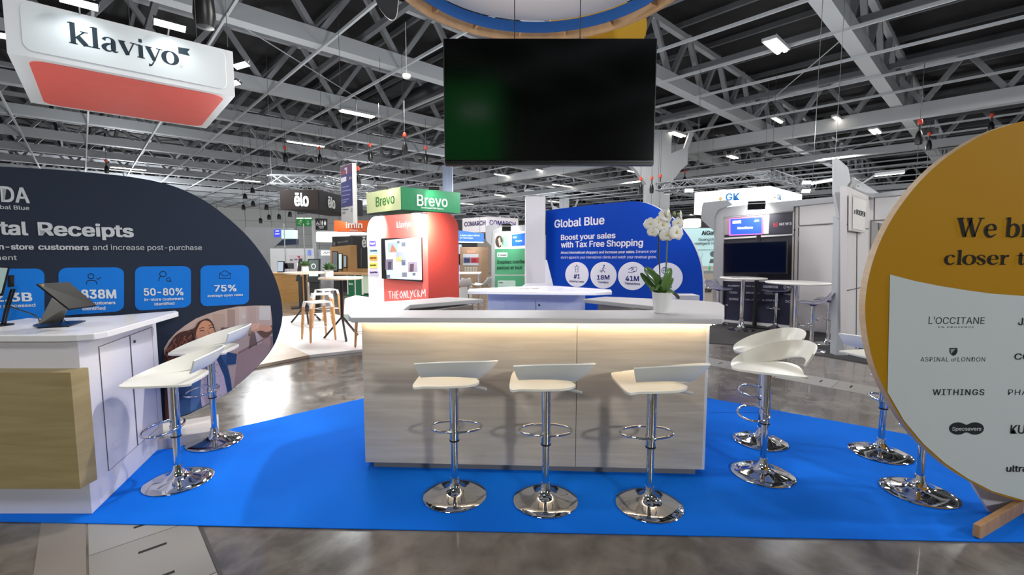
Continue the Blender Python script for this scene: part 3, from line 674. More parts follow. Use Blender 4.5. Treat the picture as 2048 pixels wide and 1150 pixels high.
def flower(px, py, r, face, tilt=0.0, dy=-.01, bud=False):
    c = LP(px, py, dy); r = r*sc*(1.0 if bud else 1.22); f = Vector(face).normalized()
    zx = Vector((0, 0, 1)); sx = f.cross(zx).normalized(); sz = sx.cross(f).normalized()
    root = None
    if bud:
        m = MB(); m.lathe([(0, -r), (r*.55, -r*.3), (r*.6, .1*r), (r*.3, r*.7), (0, r)], c, 10); return m.build('flower_bud', M('#a9b77e', .5), orc, smooth=60, local=True)
    m = MB()
    for k, (ang, ln, wd) in enumerate(((90, 1, .55), (162+20, 1.05, .8), (18-20, 1.05, .8), (232, .95, .5), (308, .95, .5))):
        t = math.radians(ang+tilt); d = sx*math.cos(t)+sz*math.sin(t); s_ = sx*-math.sin(t)+sz*math.cos(t); rows = []
        for i in range(6):
            u = i/5; wv = wd*r*(math.sin(PI*min(.97, u*.9+.1))**.7); cen = c+d*(u*ln*r)+f*(.12*r*math.sin(u*PI)+(.02*r if k in (1, 2) else 0))
            rows.append([cen+s_*wv*q-f*(abs(q)*.16*r*u) for q in (-1, -.5, 0, .5, 1)])
        m.grid(rows)
    o = m.build('flower', PET, orc, smooth=80, local=True); s = o.modifiers.new('solid', 'SOLIDIFY'); s.thickness = .0012
    m = MB(); m.lathe([(0, -.16*r), (.14*r, -.05*r), (.16*r, .06*r), (.06*r, .2*r), (0, .22*r)], c+f*.14*r, 8); q = m.build('flower_lip', M('#e7d98c', .5), o, smooth=60, local=True)
for a in ((1301, 448, 11, (-.5, -1, 0), 0), (1306, 464, 9, (-.2, -1, -.4), 10), (1317, 445, 10, (0, -1, -.1), -10), (1326, 450, 13, (.1, -1, 0), 5), (1333, 470, 12, (-.1, -1, -.3), 0), (1331, 432, 12, (.3, -.8, .3), 15), (1337, 427, 8, (.8, -.6, 0), 0), (1353, 465, 14, (.4, -1, 0), 8), (1356, 446, 10, (.2, -1, -.1), 0), (1362, 430, 8, (.9, -.5, .1), 0)):
    flower(*a)
flower(1349, 427, 5, (0, -1, 0), bud=True); flower(1357, 428, 4, (0, -1, 0), bud=True)
# ================================================================== DARK DISC SIGN
dpl = Plane((-2.7, 3.82), (-2.7+.841, 3.82+.540))
ds = thing('disc_sign', (-2.9, 3.75, 0), 'huge dark slate disc sign with blue cards and a printed photograph', 'sign')
dout = crom([(-60, 330), (0, 333), (110, 339), (200, 347), (270, 355), (340, 370), (400, 396), (450, 431), (500, 478), (538, 531), (558, 580), (565, 625), (560, 660), (546, 694), (520, 728), (480, 766), (440, 795), (395, 820), (345, 838), (200, 862), (0, 850), (-160, 780), (-230, 640), (-230, 480), (-160, 370)], 5, closed=True)
SLATE = M('#272f3f', .6, kind='matt', spec=.2)
board(dpl, dout, .03, 'panel', SLATE, ds, rim=M('#1c1f26', .5))
q0 = dpl.hit(437, 858, .16); q0.z = 0
m = MB(); u = dpl.u; n = dpl.n; b0 = Vector((q0.x, q0.y, 0)); b1 = b0-u*.42
m.extr([b0+n*.07, b1+n*.07, b1-n*.35, b0-n*.35], (0, 0, .085)); m.build('base', M('#c3bcb8', .5), ds, bev=.002)
pr = Print(dpl)
CARD = '#1478d8'; INK = '#20262f'; LW = '#c9ccd0'
def cardq(x0, x1, tl, tr, bl_, br_, r=13):
    # rounded card between four picture corners
    o = []
    for (u_, v_) in rrect(0, 0, 1, 1, .14, 5):
        yt = tl+(tr-tl)*u_; yb = bl_+(br_-bl_)*u_; o.append((x0+(x1-x0)*u_+(0 if v_ > .5 else 3*(1-v_)*0), yt+(yb-yt)*v_))
    return o
cards = [(-40, 89, 537.5, 537, 645, 640), (117, 248, 535.5, 534.5, 632, 622), (270, 382, 533, 532, 622, 614), (401, 498, 531, 530, 613, 608)]
for c in cards: pr.poly(cardq(*c), CARD)
pr.up()
pr.text('DA', 3, 403, 60, 406, 30, LW, .035); pr.text('by Global Blue', -50, 416, 59, 420, 8, LW, .015)
pr.text('Digi', -95, 466, -8, 467, 26, LW, .05); pr.text('tal', 0, 468.5, 57, 470, 26, LW, .05); pr.text('Receipts', 77, 470, 268, 474, 25, LW, .05); pr.text('Identify', -85, 498, -14, 498.5, 10.5, LW, .045); pr.text('in-store', -7, 498.5, 68, 499, 10.5, LW, .045); pr.text('customers', 77, 499, 178, 500, 10.5, LW, .045); pr.text('and increase post-purchase', 186, 500, 404, 500, 10.5, LW, .005)
pr.text('engagement', -90, 520, 34, 520, 10, LW, .005)
pr.text('2.3B', -12, 603, 65, 602, 17, '#dfe3e8', .05); pr.text('receipts processed', -48, 617, 71, 613, 6.5, '#dfe3e8', .03)
pr.text('838M', 163, 597, 233, 596, 17, '#dfe3e8', .05); pr.text('in-store customers', 146, 610, 231, 608, 6.2, '#dfe3e8', .04); pr.text('identified', 165, 620.5, 211, 619, 6.2, '#dfe3e8', .04)
pr.text('50-80%', 288, 591, 367, 590, 14, '#dfe3e8', .04); pr.text('in-store customers', 289, 602, 367, 599.5, 5.4, '#dfe3e8', .035); pr.text('identified', 309, 611, 349, 609, 5.4, '#dfe3e8', .035)
pr.text('75%', 429, 583, 473, 582, 12.5, '#dfe3e8', .04); pr.text('average open rates', 415, 594, 486, 591.5, 4.8, '#dfe3e8', .035)
def circ_(cx, cy, r, k=14, ry=None): return [(cx+r*math.cos(2*PI*i/k), cy+(ry or r)*math.sin(2*PI*i/k)) for i in range(k)]
pr.stroke(circ_(182, 552.5, 6, ry=5), 1.6, INK, closed=True); pr.stroke([(173, 569), (174, 563), (179, 561), (186, 561), (192, 563), (194, 569)], 1.6, INK); pr.stroke([(193, 556), (196, 559), (202, 554)], 1.5, INK, sm=False)
pr.stroke(circ_(326, 548, 6.5, ry=5.5), 1.5, INK, closed=True); pr.stroke([(317, 562), (319, 555), (322, 553)], 1.5, INK); pr.stroke(circ_(337, 559, 3.6), 1.4, INK, closed=True); pr.stroke([(339, 561), (343, 563)], 1.4, INK, sm=False)
pr.stroke([(439, 557), (439, 547), (450, 541), (461, 547), (461, 557)], 1.2, INK, closed=True, sm=False); pr.stroke([(439, 547), (450, 552.5), (461, 547)], 1.2, INK, sm=False)
pr.stroke([(16, 552), (28, 551), (28, 573), (16, 574)], 1.6, INK, closed=True, sm=False); pr.stroke([(19, 558), (24, 557)], 1.4, INK, sm=False); pr.stroke([(18, 566), (22, 568), (25, 565)], 1.4, INK)
# printed photograph: laughing woman with shopping bags in a blurred shop
ph = [(328, 697), (338, 680), (352, 665), (370, 651), (392, 637), (415, 628), (440, 620), (475, 613), (510, 611), (541, 611), (544, 640), (546, 693), (520, 728), (480, 766), (440, 795), (395, 820), (352, 836), (340, 838), (331, 838)]
pr2 = Print(dpl, .005)
pr2.poly(ph, '#bfa69c'); pr2.up()
for (x0, y0, x1, y1, c) in ((425, 628, 450, 690, '#b39a8f'), (455, 619, 470, 670, '#a48a80'), (478, 614, 492, 662, '#c9b6ac'), (497, 613, 512, 680, '#b8a093'), (518, 612, 541, 640, '#cdc4be'), (442, 655, 465, 675, '#6e5c58'), (497, 650, 508, 672, '#6e5c58'), (484, 628, 492, 636, '#e6e0dc')):
    pr2.quad(x0, y0, x1, y1, c)
pr2.up()
# shopping bags and hand
pr2.poly([(477, 703), (540, 670), (541, 700), (520, 728), (480, 766), (468, 776)], '#a78a86'); pr2.poly([(541, 672), (545, 672), (546, 693), (540, 700)], '#8a6d6a'); pr2.up()
pr2.poly([(476, 705), (497, 694), (540, 670), (539, 673), (497, 697), (476, 709)], '#8f706c')
pr2.poly([(503, 662), (509, 660), (515, 690), (506, 692), (497, 699)], '#7a645e'); pr2.poly([(509, 662), (514, 660), (524, 685), (515, 690)], '#c4b0ac'); pr2.poly([(511, 662), (520, 660), (545, 650), (545, 666), (536, 674), (527, 676)], '#6b4f46'); pr2.up()
pr2.poly(crom([(501, 655), (506, 648), (514, 645), (520, 651), (530, 650), (541, 652), (543, 660), (533, 664), (522, 661), (514, 663), (506, 664)], 3, closed=True), '#cf9a82'); pr2.up()
for k in range(4): pr2.stroke([(503+4*k, 661-k), (505+4*k, 652-k*.7), (508+4*k, 647)], 2.6, '#e0b39c')
# hair mass, denim jacket, blouse, face
hair = crom([(404, 640), (415, 637), (424, 644), (430, 660), (432, 676), (424, 690), (415, 705), (405, 716), (396, 725), (385, 732), (368, 738), (352, 740), (338, 746), (330, 745), (328, 720), (330, 704), (340, 687), (350, 672), (362, 664), (378, 660), (390, 655), (396, 645)], 4, closed=True)
pr2.poly([(345, 745), (372, 735), (400, 705), (425, 700), (455, 704), (474, 708), (472, 728), (455, 730), (462, 760), (464, 780), (440, 795), (395, 820), (352, 836), (362, 800), (350, 770)], '#40608c'); pr2.up()
pr2.poly([(395, 716), (428, 708), (440, 730), (452, 755), (455, 785), (440, 795), (404, 814), (398, 770)], '#cdbac6'); pr2.poly([(345, 745), (372, 735), (382, 760), (365, 790), (352, 836), (340, 838), (333, 838), (330, 760)], '#35507a'); pr2.up()
pr2.poly([(428, 706), (440, 708), (456, 740), (464, 780), (455, 786), (448, 752)], '#2d4870'); pr2.poly([(384, 738), (396, 716), (402, 760), (400, 800), (392, 818), (380, 824)], '#5a7ba6'); pr2.poly([(455, 704), (474, 708), (472, 728), (452, 730)], '#2f4d78')
random.seed(3)
for i in range(46):
    x = random.uniform(404, 448); y = random.uniform(722, 792)
    if y-700 > (x-395)*.2: pr2.poly(circ_(x, y, random.uniform(.6, 1.3), 5), random.choice(['#5d5668', '#8a7480', '#40394a']))
pr2.up(); pr2.poly(hair, '#4b2f28')
pr2.poly([(331, 745), (345, 740), (345, 790), (338, 838), (331, 838)], '#7a4334'); pr2.up()
pr2.poly(crom([(396, 655), (403, 644), (412, 641), (421, 645), (427, 656), (430, 668), (428, 680), (421, 688), (411, 691), (402, 690), (396, 680), (392, 668)], 4, closed=True), '#c98f72')
pr2.poly([(392, 672), (400, 688), (415, 692), (420, 705), (400, 718), (388, 705)], '#b37a60'); pr2.up()
for i in range(26):
    x = 334+i*2.9; y = 700-24*math.sin(i*.13)+random.uniform(-6, 8); h_ = random.uniform(14, 34)
    pr2.stroke([(x, y), (x-4, y+h_*.3), (x+3, y+h_*.65), (x-3, y+h_)], random.uniform(1.2, 2.6), random.choice(['#8a5040', '#6b3c30', '#a5604a', '#3a221d', '#93584a']))
for i in range(9):
    pr2.stroke([(376+i*2, 662+i), (383+i, 668+i*2), (376+i*2, 678+i*2.5)], 1.6, random.choice(['#9a6a5a', '#6b4438', '#3a221d']))
for e in ((404, 662), (423, 656)):
    pr2.stroke([(e[0]-5, e[1]+1), (e[0], e[1]-1.4), (e[0]+5, e[1])], 1.5, '#35201c'); pr2.stroke([(e[0]-6, e[1]-4), (e[0], e[1]-6.5), (e[0]+5, e[1]-6)], 1.2, '#5a372c')
pr2.stroke([(415, 660), (418, 667), (419, 671), (414, 672)], 1, '#9a6048'); pr2.poly(crom([(412, 679), (418, 678), (426, 672), (426, 678), (420, 683), (415, 683)], 3, closed=True), '#8c3a36'); pr2.up()
pr2.poly(crom([(413, 679.5), (419, 678.5), (425, 674), (424, 677.5), (418, 681)], 3, closed=True), '#f4ece6')
pr2.poly(circ_(399, 676, 3, 8), '#d29a80'); pr2.poly(circ_(427, 667, 2.4, 8), '#d29a80')
pr.build('printed_lettering', ds); pr2.build('printed_photograph', ds, 'print of a laughing woman in denim beside shopping bags')
m = MB(); m.tube([W(403, 756, .42), W(372, 812, .0)+Vector((0, 0, .09))], .003, 6); tag(m.build('cable', BLACK, ds))
# ================================================================== YELLOW DISC SIGN
ypl = Plane((0, 2.45), (1, 2.45))
YD = M('#ac7c08', .6, kind='matt', spec=.15)
ys = thing('disc_sign', (2.9, 2.5, 0), 'huge yellow disc sign with pale wooden rim and grey-white panel of black lettering', 'sign')
yo = crom([(1731, 640), (1733, 580), (1745, 525), (1765, 473), (1795, 420), (1838, 365), (1885, 321), (1935, 287), (1985, 261), (2048, 242), (2110, 234), (2200, 240), (2310, 280), (2410, 350), (2480, 450), (2510, 560), (2510, 680), (2480, 790), (2410, 890), (2310, 960), (2200, 1000), (2110, 1010), (2048, 1003), (1985, 985), (1935, 960), (1890, 930), (1845, 890), (1805, 842), (1772, 785), (1745, 720)], 5, closed=True)
board(ypl, yo, .045, 'panel', YD, ys, rim=M('#d8bfa0', .5, kind='wood', dark='#c8aa88'))
py_ = Print(ypl, .003)
wp = [(1780, 549), (1830, 562), (1880, 572), (1930, 580), (1980, 587), (2048, 592), (2200, 590), (2400, 560), (2440, 700), (2430, 830), (2400, 880), (2310, 957), (2200, 997), (2110, 1007), (2048, 1000.5), (1985, 982.5), (1936, 957.5), (1891.5, 927.5), (1847, 888), (1807.5, 840.5), (1775, 784)]
py_.poly(wp, '#c3c9c9'); py_.up(); K = '#17130e'; K2 = '#23272a'
py_.serif('We br', 1911, 474, 2062, 474, 38, K, wk=1.25); py_.serif('closer to', 1888, 529, 2078, 529, 28, K, wk=1.2)
py_.text("L'", 1857, 648, 1869, 648, 15, K2); py_.text('OCCITANE', 1871, 648, 1969, 648, 13.5, K2); py_.text('EN PROVENCE', 1877, 656, 1948, 656, 3.4, K2, sp=1.3)
py_.text('JACADI', 2036, 650, 2110, 650, 14, K2, .02)
py_.text('ASPINAL', 1841, 723, 1897, 723, 8.5, K2, sp=1.1); py_.text('of', 1902, 723, 1912, 723, 7, K2); py_.text('LONDON', 1915, 723, 1970, 723, 8.5, K2, sp=1.1)
py_.poly([(1899, 696), (1915, 696), (1915, 704), (1912, 709), (1907, 712), (1902, 709), (1899, 704)], K2)
py_.text('COACH', 2028, 719, 2110, 719, 12, K2, .02)
py_.text('WITHINGS', 1865, 790, 1968, 790, 11.5, K2, .005, sp=1.15); py_.text('PHAIDON', 2016, 790, 2110, 790, 11, K2, sp=1.1)
py_.poly([(1898+18-18*math.cos(math.radians(a)), 857-12.5*math.sin(math.radians(a))) for a in range(0, 136, 15)]+[(1933, 849.5)]+[(1950-18*math.cos(math.radians(a)), 857-12.5*math.sin(math.radians(a))) for a in range(45, 316, 15)]+[(1933, 864.5)]+[(1916-18*math.cos(math.radians(a)), 857-12.5*math.sin(math.radians(a))) for a in range(225, 360, 15)], K2)
py_.text('KUSMI', 2020, 867, 2095, 867, 17, K2, .015); py_.text('ultrasun', 2012, 943, 2090, 943, 12, K2, .03)
py_.up(); py_.text('Specsavers', 1904, 861, 1962, 861, 7, '#c9cfcf', .015); py_.poly([(1901, 698), (1911, 698), (1902, 708)], '#8d9290')
py_.build('printed_lettering', ys)
# wooden foot and white base wedge
FW = M('#b98f62', .55, kind='wood', dark='#a67e54', scale=(10, 1, 1))
a = W(1958, 1083); mft = MB()
f0 = Vector((a.x, a.y, 0)); fdv = Vector((.62, .30, 0)).normalized(); fnv = Vector((fdv.y, -fdv.x, 0))
prof = [(0, .015), (0, .085), (.6, .085), (1.1, .085), (1.1, 0), (.03, 0)]
mft.extr([f0+fdv*x+Vector((0, 0, z+.002)) for x, z in prof], -fnv*.03); mft.build('wooden_foot', FW, ys, bev=.003)
m = MB(); q = [ypl.hit(1955, 970, -.08), ypl.hit(2300, 960, -.08), ypl.hit(2300, 1040, -.3), ypl.hit(2030, 1040, -.3)]
m.extr([Vector((2.66, 2.62, .34)), Vector((3.4, 2.62, .34)), Vector((3.4, 2.62, .012)), Vector((2.88, 2.62, .012))], (0, .02, 0)); m.build('base_panel', M('#c9c6cc', .5), ys)
# ================================================================== BLUE BACKDROP DISC
bx = Vector((PX(1290, 6.4), 6.4, 0)); bpl = Plane((bx.x, bx.y), (bx.x+.625, bx.y-.78))
bs = thing('disc_sign', (bx.x, bx.y, 0), 'royal blue disc sign with white rim and round white figures behind the orchid', 'sign')
bo = [(1092, 421), (1114, 418)]+crom([(1180, 410), (1249, 403.5), (1275, 403), (1301, 409), (1332, 426), (1358, 448), (1382, 480), (1398, 516), (1405, 553), (1406, 602), (1402, 650)], 4)+[(1140, 650), (1120, 625), (1106, 577), (1092, 530)]
board(bpl, bo, .04, 'panel', M('#0040b0', .7, kind='matt', spec=.15), bs, rim=M('#e0dfe4', .5))
m = MB(); a = bpl.hit(1106, 600, -.06); b = bpl.hit(1400, 600, -.06); m.extr([Vector((a.x, a.y, 0)), Vector((b.x, b.y, 0)), Vector((b.x, b.y, .08)), Vector((a.x, a.y, .08))], -bpl.n*.3); m.build('base', M('#d8d6dc', .5), bs)
pb = Print(bpl, .003); WT = '#e9ecf6'; NV = '#27347c'
pb.text('Global Blue', 1109, 455.5, 1209, 448, 15, WT, .03); pb.text('Boost your sales', 1122, 480, 1231, 476, 10, WT, .035); pb.text('with Tax Free Shopping', 1122, 495, 1286, 491.5, 11, WT, .035)
pb.text('Attract international shoppers and increase your sales.', 1121.5, 507.5, 1270, 506, 4.6, WT, .018); pb.text('Enhance your', 1272, 506, 1313, 505, 5.2, WT); pb.text("store's appeal to your international clients and watch your revenue grow.", 1121.5, 517, 1313, 516.5, 4.8, WT)
for (cx, cy, rx, ry) in ((1154, 549, 23.5, 25), (1207, 550.5, 26.3, 26.8), (1265, 552, 29, 28.3), (1333, 555, 32.5, 30)): pb.poly(ell(cx, cy, rx, ry, 36), '#e4e6f2')
pb.up()
pb.text('#1', 1147.5, 557, 1160, 557, 8.5, NV, .04); pb.text('Industry Leader', 1138.5, 564, 1168.5, 565.5, 3.8, NV, .01); pb.text('18M', 1194, 559, 1219, 559, 8.5, NV, .04); pb.text('Travellers', 1196, 566, 1217, 567, 4.2, NV, .01)
pb.text('41M', 1251, 561.5, 1278, 562, 9.5, NV, .04); pb.text('Transactions', 1249, 568.5, 1280, 570, 4.4, NV, .01); pb.text('53', 1318, 566, 1342, 566, 11, NV, .04); pb.text('Countries', 1314, 575, 1344, 576, 4.8, NV, .01)
st_ = [(1153.5+(5.2 if i % 2 == 0 else 2.4)*math.sin(PI*i/5), 535-(5.2 if i % 2 == 0 else 2.4)*math.cos(PI*i/5)) for i in range(10)]
pb.stroke(st_, 1.1, NV, closed=True, sm=False); pb.stroke([(1151, 539), (1151, 544), (1156, 544), (1156, 539)], 1.1, NV, sm=False)
pb.poly(circ_(1208, 531.5, 1.7, 8), NV); pb.stroke([(1207, 534), (1206, 539), (1210, 545)], 1.3, NV, sm=False); pb.stroke([(1206, 539), (1203, 545)], 1.2, NV, sm=False); pb.stroke([(1203, 538), (1207, 535), (1211, 537)], 1, NV, sm=False); pb.stroke(circ_(1202, 542, 2, 6), 1, NV, closed=True, sm=False)
pb.stroke([(1262, 535), (1273, 534), (1273, 542), (1266, 543)], 1.3, NV, sm=False); pb.stroke([(1257, 539), (1262, 536), (1267, 538), (1262, 541)], 1.4, NV); pb.stroke([(1256, 544), (1262, 545), (1270, 543)], 1.3, NV)
pb.stroke(circ_(1330, 541, 6.5, 14), 1.1, NV, closed=True); pb.stroke([(1323.5, 541), (1336.5, 541)], .9, NV, sm=False); pb.stroke([(1330, 534.5), (1330, 547.5)], .9, NV, sm=False); pb.stroke(circ_(1330, 541, 3, 10, 6.5), .9, NV, closed=True)
pb.build('printed_lettering', bs)
# white tower beside the blue backdrop
c0 = Vector((PX(1070.5, 7.75), 7.9, 0)); ztop = P(1071, 393, 7.75).z
tw = thing('white_tower', c0, 'tall plain white square tower beside the blue backdrop', 'tower')
m = MB(); m.box((c0.x, c0.y, ztop/2), (.335, .3, ztop)); m.build('tower_panel', M('#dddbe0', .5), tw, bev=.004)
m = MB(); m.box((c0.x, c0.y, ztop+.005), (.33, .295, .01)); m.build('top_cap', M('#b9b8bd', .5), tw)
wpl = Plane((c0.x, 7.1), (c0.x+1, 7.1)); wb = thing('white_wedge_panel', (c0.x+.1, 7.1, 0), 'white slanted panel with rounded corner standing at the foot of the white tower', 'panel')
board(wpl, [(1042, 640), (1042, 580), (1045, 572), (1052, 567), (1090, 567), (1090, 520), (1094, 520), (1108, 577), (1112, 640)], .02, 'panel', M('#e3e2ea', .5), wb)
# small white plinth on the bar's rear leg side
wq = P(1375, 597, 5.0); wbx = thing('white_plinth', (wq.x, 5.1, 0), 'white display plinth in front of the blue backdrop foot', 'plinth')
m = MB(); m.box((wq.x, 5.1, .54), (.27, .2, 1.08)); m.build('body', M('#e6e5ea', .5), wbx, bev=.006)
m = MB(); m.box((wq.x, 5.1, .006), (.29, .22, .012)); m.build('foot_plate', M('#b9b8bd', .5), wbx)
# ================================================================== SIDE COUNTER (till side)
lc = thing('till_counter', (-3.1, 3.0, 0), 'white till counter with projecting pale wood box and two cupboard doors', 'counter')
WH2 = M('#dedbe0', .4)
b0 = Vector((-2.52, 2.61, 0)); b1 = Vector((-2.84, 3.60, 0)); b2 = Vector((-4.6, 2.7, 0)); b3 = Vector((-4.6, 2.61, 0))
m = MB(); m.prism([(b0.x, b0.y), (b1.x, b1.y), (b1.x-.22, b1.y-.16), (-3.4, 3.18), (-3.4, 2.61)], .01, 1.062); m.build('body', WH2, lc, bev=.003)
def lz(x, y): p = W(x, y, 1.1); return (p.x, p.y)
top = [(-4.5, 2.55), lz(0, 667), lz(150, 667), lz(185, 665), lz(215, 656), lz(240, 649), lz(357, 622), lz(350, 621.5), lz(230, 631.5), lz(88, 638), lz(0, 643), (-4.5, 2.86)]
top = [(-3.45, 2.57), (-2.60, 2.57), (-2.50, 2.585), (-2.44, 2.63), (-2.425, 2.70), lz(357, 624), lz(352, 622), lz(230, 631.5), lz(88, 638), (-3.45, 3.22)]
m = MB(); m.prism(top, 1.065, 1.103); m.build('worktop', M('#e8e6e8', .25), lc, bev=.005)
WB2 = M('#a8966a', .5, kind='wood', dark='#958358', scale=(1, 1, 10), ns=2)
z0, z1 = P(100, 978, 2.52).z, P(100, 745, 2.52).z
m = MB(); m.box(((-3.38-2.49)/2, 2.575, (z0+z1)/2), (3.38-2.49, .11, z1-z0)); m.build('wood_box', WB2, lc, bev=.002)
sdir = (b1-b0).normalized(); sn = Vector((sdir.y, -sdir.x, 0)); spl = Plane((b0.x, b0.y), (b1.x, b1.y))
def sdoor(x0, x1, yt0, yt1, yb0, yb1, lock):
    q = [spl.hit(x0, yt0), spl.hit(x1, yt1), spl.hit(x1+5, yb1), spl.hit(x0+5, yb0)]
    u0 = (spl.hit(x0, 700)-spl.o).dot(spl.u); u1 = (spl.hit(x1, 700)-spl.o).dot(spl.u)
    m = MB(); m.extr([spl.pt(u0, .18), spl.pt(u1, .18), spl.pt(u1, .985), spl.pt(u0, .985)], spl.n*.004); d = m.build('door', WH2, lc)
    m = MB()
    g = .003
    for (ua, za, ub, zb_) in ((u0, .18, u1, .18), (u0, .985, u1, .985), (u0, .18, u0, .985), (u1, .18, u1, .985)):
        m.beam(spl.pt(ua, za, .003), spl.pt(ub, zb_, .003), g, g)
    m.build('shadow_gap', M('#4c4a4e', .7), d)
    if lock:
        m = MB(); c = spl.pt(u0+.05, .93, .004); m.lathe([(0, 0), (.011, 0), (.011, .008), (0, .01)], n=14); l = m.build('lock', M('#5a5a5a', .3, 1, kind='steel'), d, local=True); l.location = c-world_loc(d); l.rotation_euler = spl.n.to_track_quat('Z', 'Y').to_euler()
sdoor(197, 259, 0, 0, 0, 0, False); sdoor(261, 305, 0, 0, 0, 0, True)
# tablet on slanted metal stand
zc = 1.103
tb = W(110, 655, zc); tt = thing('tablet_stand', (tb.x, tb.y, zc), 'black tablet on a slanted grey metal arm standing on the till counter', 'tablet stand')
def qp(pts, t, name, mat, par, bev=.002):
    q = [P(*p) for p in pts]; n = (q[1]-q[0]).cross(q[2]-q[0]).normalized()
    if n.dot(EYE-q[0]) < 0: n = -n
    m = MB(); m.extr(q, -n*t); return m.build(name, mat, par, bev=bev)
m = MB(); q = [W(x, y, zc) for x, y in ((66, 652), (90, 645), (171, 643), (138, 654), (75, 657))]; m.prism([(p.x, p.y) for p in q], zc, zc+.008); m.build('base_plate', M('#17181c', .3), tt)
qp([(103, 596, 2.80), (133, 615, 2.76), (122, 643, 2.90), (74, 651, 2.78)], .012, 'arm', M('#77746f', .35, .6, kind='steel'), tt)
qp([(73, 567, 2.72), (138, 563.5, 2.86), (193, 610, 2.84), (138, 618, 2.70)], .012, 'tablet', M('#0c0d10', .35, kind='gloss', spec=.12), tt)
qp([(81, 568.5, 2.715), (88, 568, 2.722), (88, 572, 2.72), (86, 574, 2.715)], .002, 'corner_badge', M('#b9a483', .5), tt)
m = MB(); m.tube(crom([tuple(P(20, 613, 2.9)), tuple(P(40, 620, 2.86)), tuple(P(60, 627, 2.83)), tuple(P(75, 635, 2.82)), tuple(P(80, 648, 2.80))], 4), .004, 6); m.build('cable', BLACK, tt, smooth=60)
m = MB(); m.tube(crom([tuple(P(118, 652, 2.86)), tuple(P(126, 640, 2.88)), tuple(P(136, 646, 2.9)), tuple(P(138, 644, 2.92))], 4), .0025, 6); m.build('cable', BLACK, tt, smooth=60)
# till monitor with jointed arm at the picture's edge
mo = W(4, 651, zc); mt = thing('till_monitor', (mo.x, mo.y, zc), 'black till monitor and card reader on a jointed arm on the till counter', 'monitor')
m = MB(); m.lathe([(0, 0), (.055, 0), (.055, .008), (.02, .014), (0, .014)], (0, 0, 0), 24); m.build('base', BLACK, mt, smooth=40, local=True)
for dx in (-2, 4):
    m = MB(); m.tube([P(6+dx, 648, 2.9), P(14+dx, 613, 2.9), P(25+dx, 578, 2.9)], .006, 8); m.build('arm', BLACK, mt)
qp([(-30, 531, 2.8), (19, 533, 2.86), (5, 592, 2.84), (-45, 592, 2.78)], .02, 'casing', BLACK, mt)
qp([(-28, 534, 2.79), (15.5, 536, 2.852), (2, 587, 2.832), (-42, 588, 2.772)], .001, 'screen', M('#9fb4b0', .2, 0, .12), mt)
qp([(15, 551, 2.92), (28, 550, 2.94), (29, 573, 2.94), (15, 574, 2.92)], .015, 'card_reader', M('#15171b', .3), mt)
# ================================================================== HANGING BOX SIGN (white and red)
ZK = 4.5
kc = [W(14, 105, ZK), W(470, 193, ZK), W(418, 258, ZK), W(60, 205, ZK)]
k0 = kc[0].copy(); k1 = kc[1].copy(); ku = (k1-k0).normalized(); kv = Vector((-ku.y, ku.x, 0)); kd = .5*((kc[2]-k1).length+(kc[3]-k0).length); kw = (k1-k0).length; KH = .83
ks = thing('hanging_box_sign', ((k0.x+k1.x)/2, (k0.y+k1.y)/2, ZK), 'white hanging box sign with dark lettering and red panel below', 'sign')
cen = (k0+k1)/2+kv*kd/2
m = MB(); m.box((cen.x, cen.y, ZK+KH/2), (kw, kd, KH), math.atan2(ku.y, ku.x)); m.build('box', M('#d9dde0', .5), ks, bev=.004)
kpl = Plane((k0.x, k0.y), (k1.x, k1.y))
def kpt(u, z, off=0): return kpl.pt(u, z, off)
m = MB(); m.extr([kpt(x, z, .001) for x, z in rrect(.17, ZK+.09, kw-.13, ZK+KH-.03, .12)], kpl.n*.012); m.build('front_panel', M('#d5dde0', .5), ks, bev=.004)
m = MB(); r_ = []
for x, y in rrect(.2, .12, kw-.14, kd-.14, .22): p = k0+ku*x+kv*y; r_.append((p.x, p.y, ZK-.012))
m.extr(r_, (0, 0, .011)); m.build('red_panel', M('#dd5f55', .55), ks, bev=.003)
pk = Print(kpl, .016); pk.serif('klaviyo', 137, 85, 359, 132, 41, '#22323c', wk=1.35); pk.poly([(356, 94), (380, 98), (375, 104), (380, 112), (357, 107)], '#2f3f48'); pk.stroke(circ_(362.5, 133, 2.6, 8), .6, '#7a8488', closed=True)
pk.build('printed_lettering', ks)
for (x, y) in ((258, 30), (455, 85), (390, 20), (20, 10)):
    p = P(x, y, 8.8); m = MB(); m.tube([(p.x, p.y, ZK+KH-.02), (p.x, p.y, ROOF-.05)], .006, 6); m.build('cable', M('#3a3a3c', .4), ks)
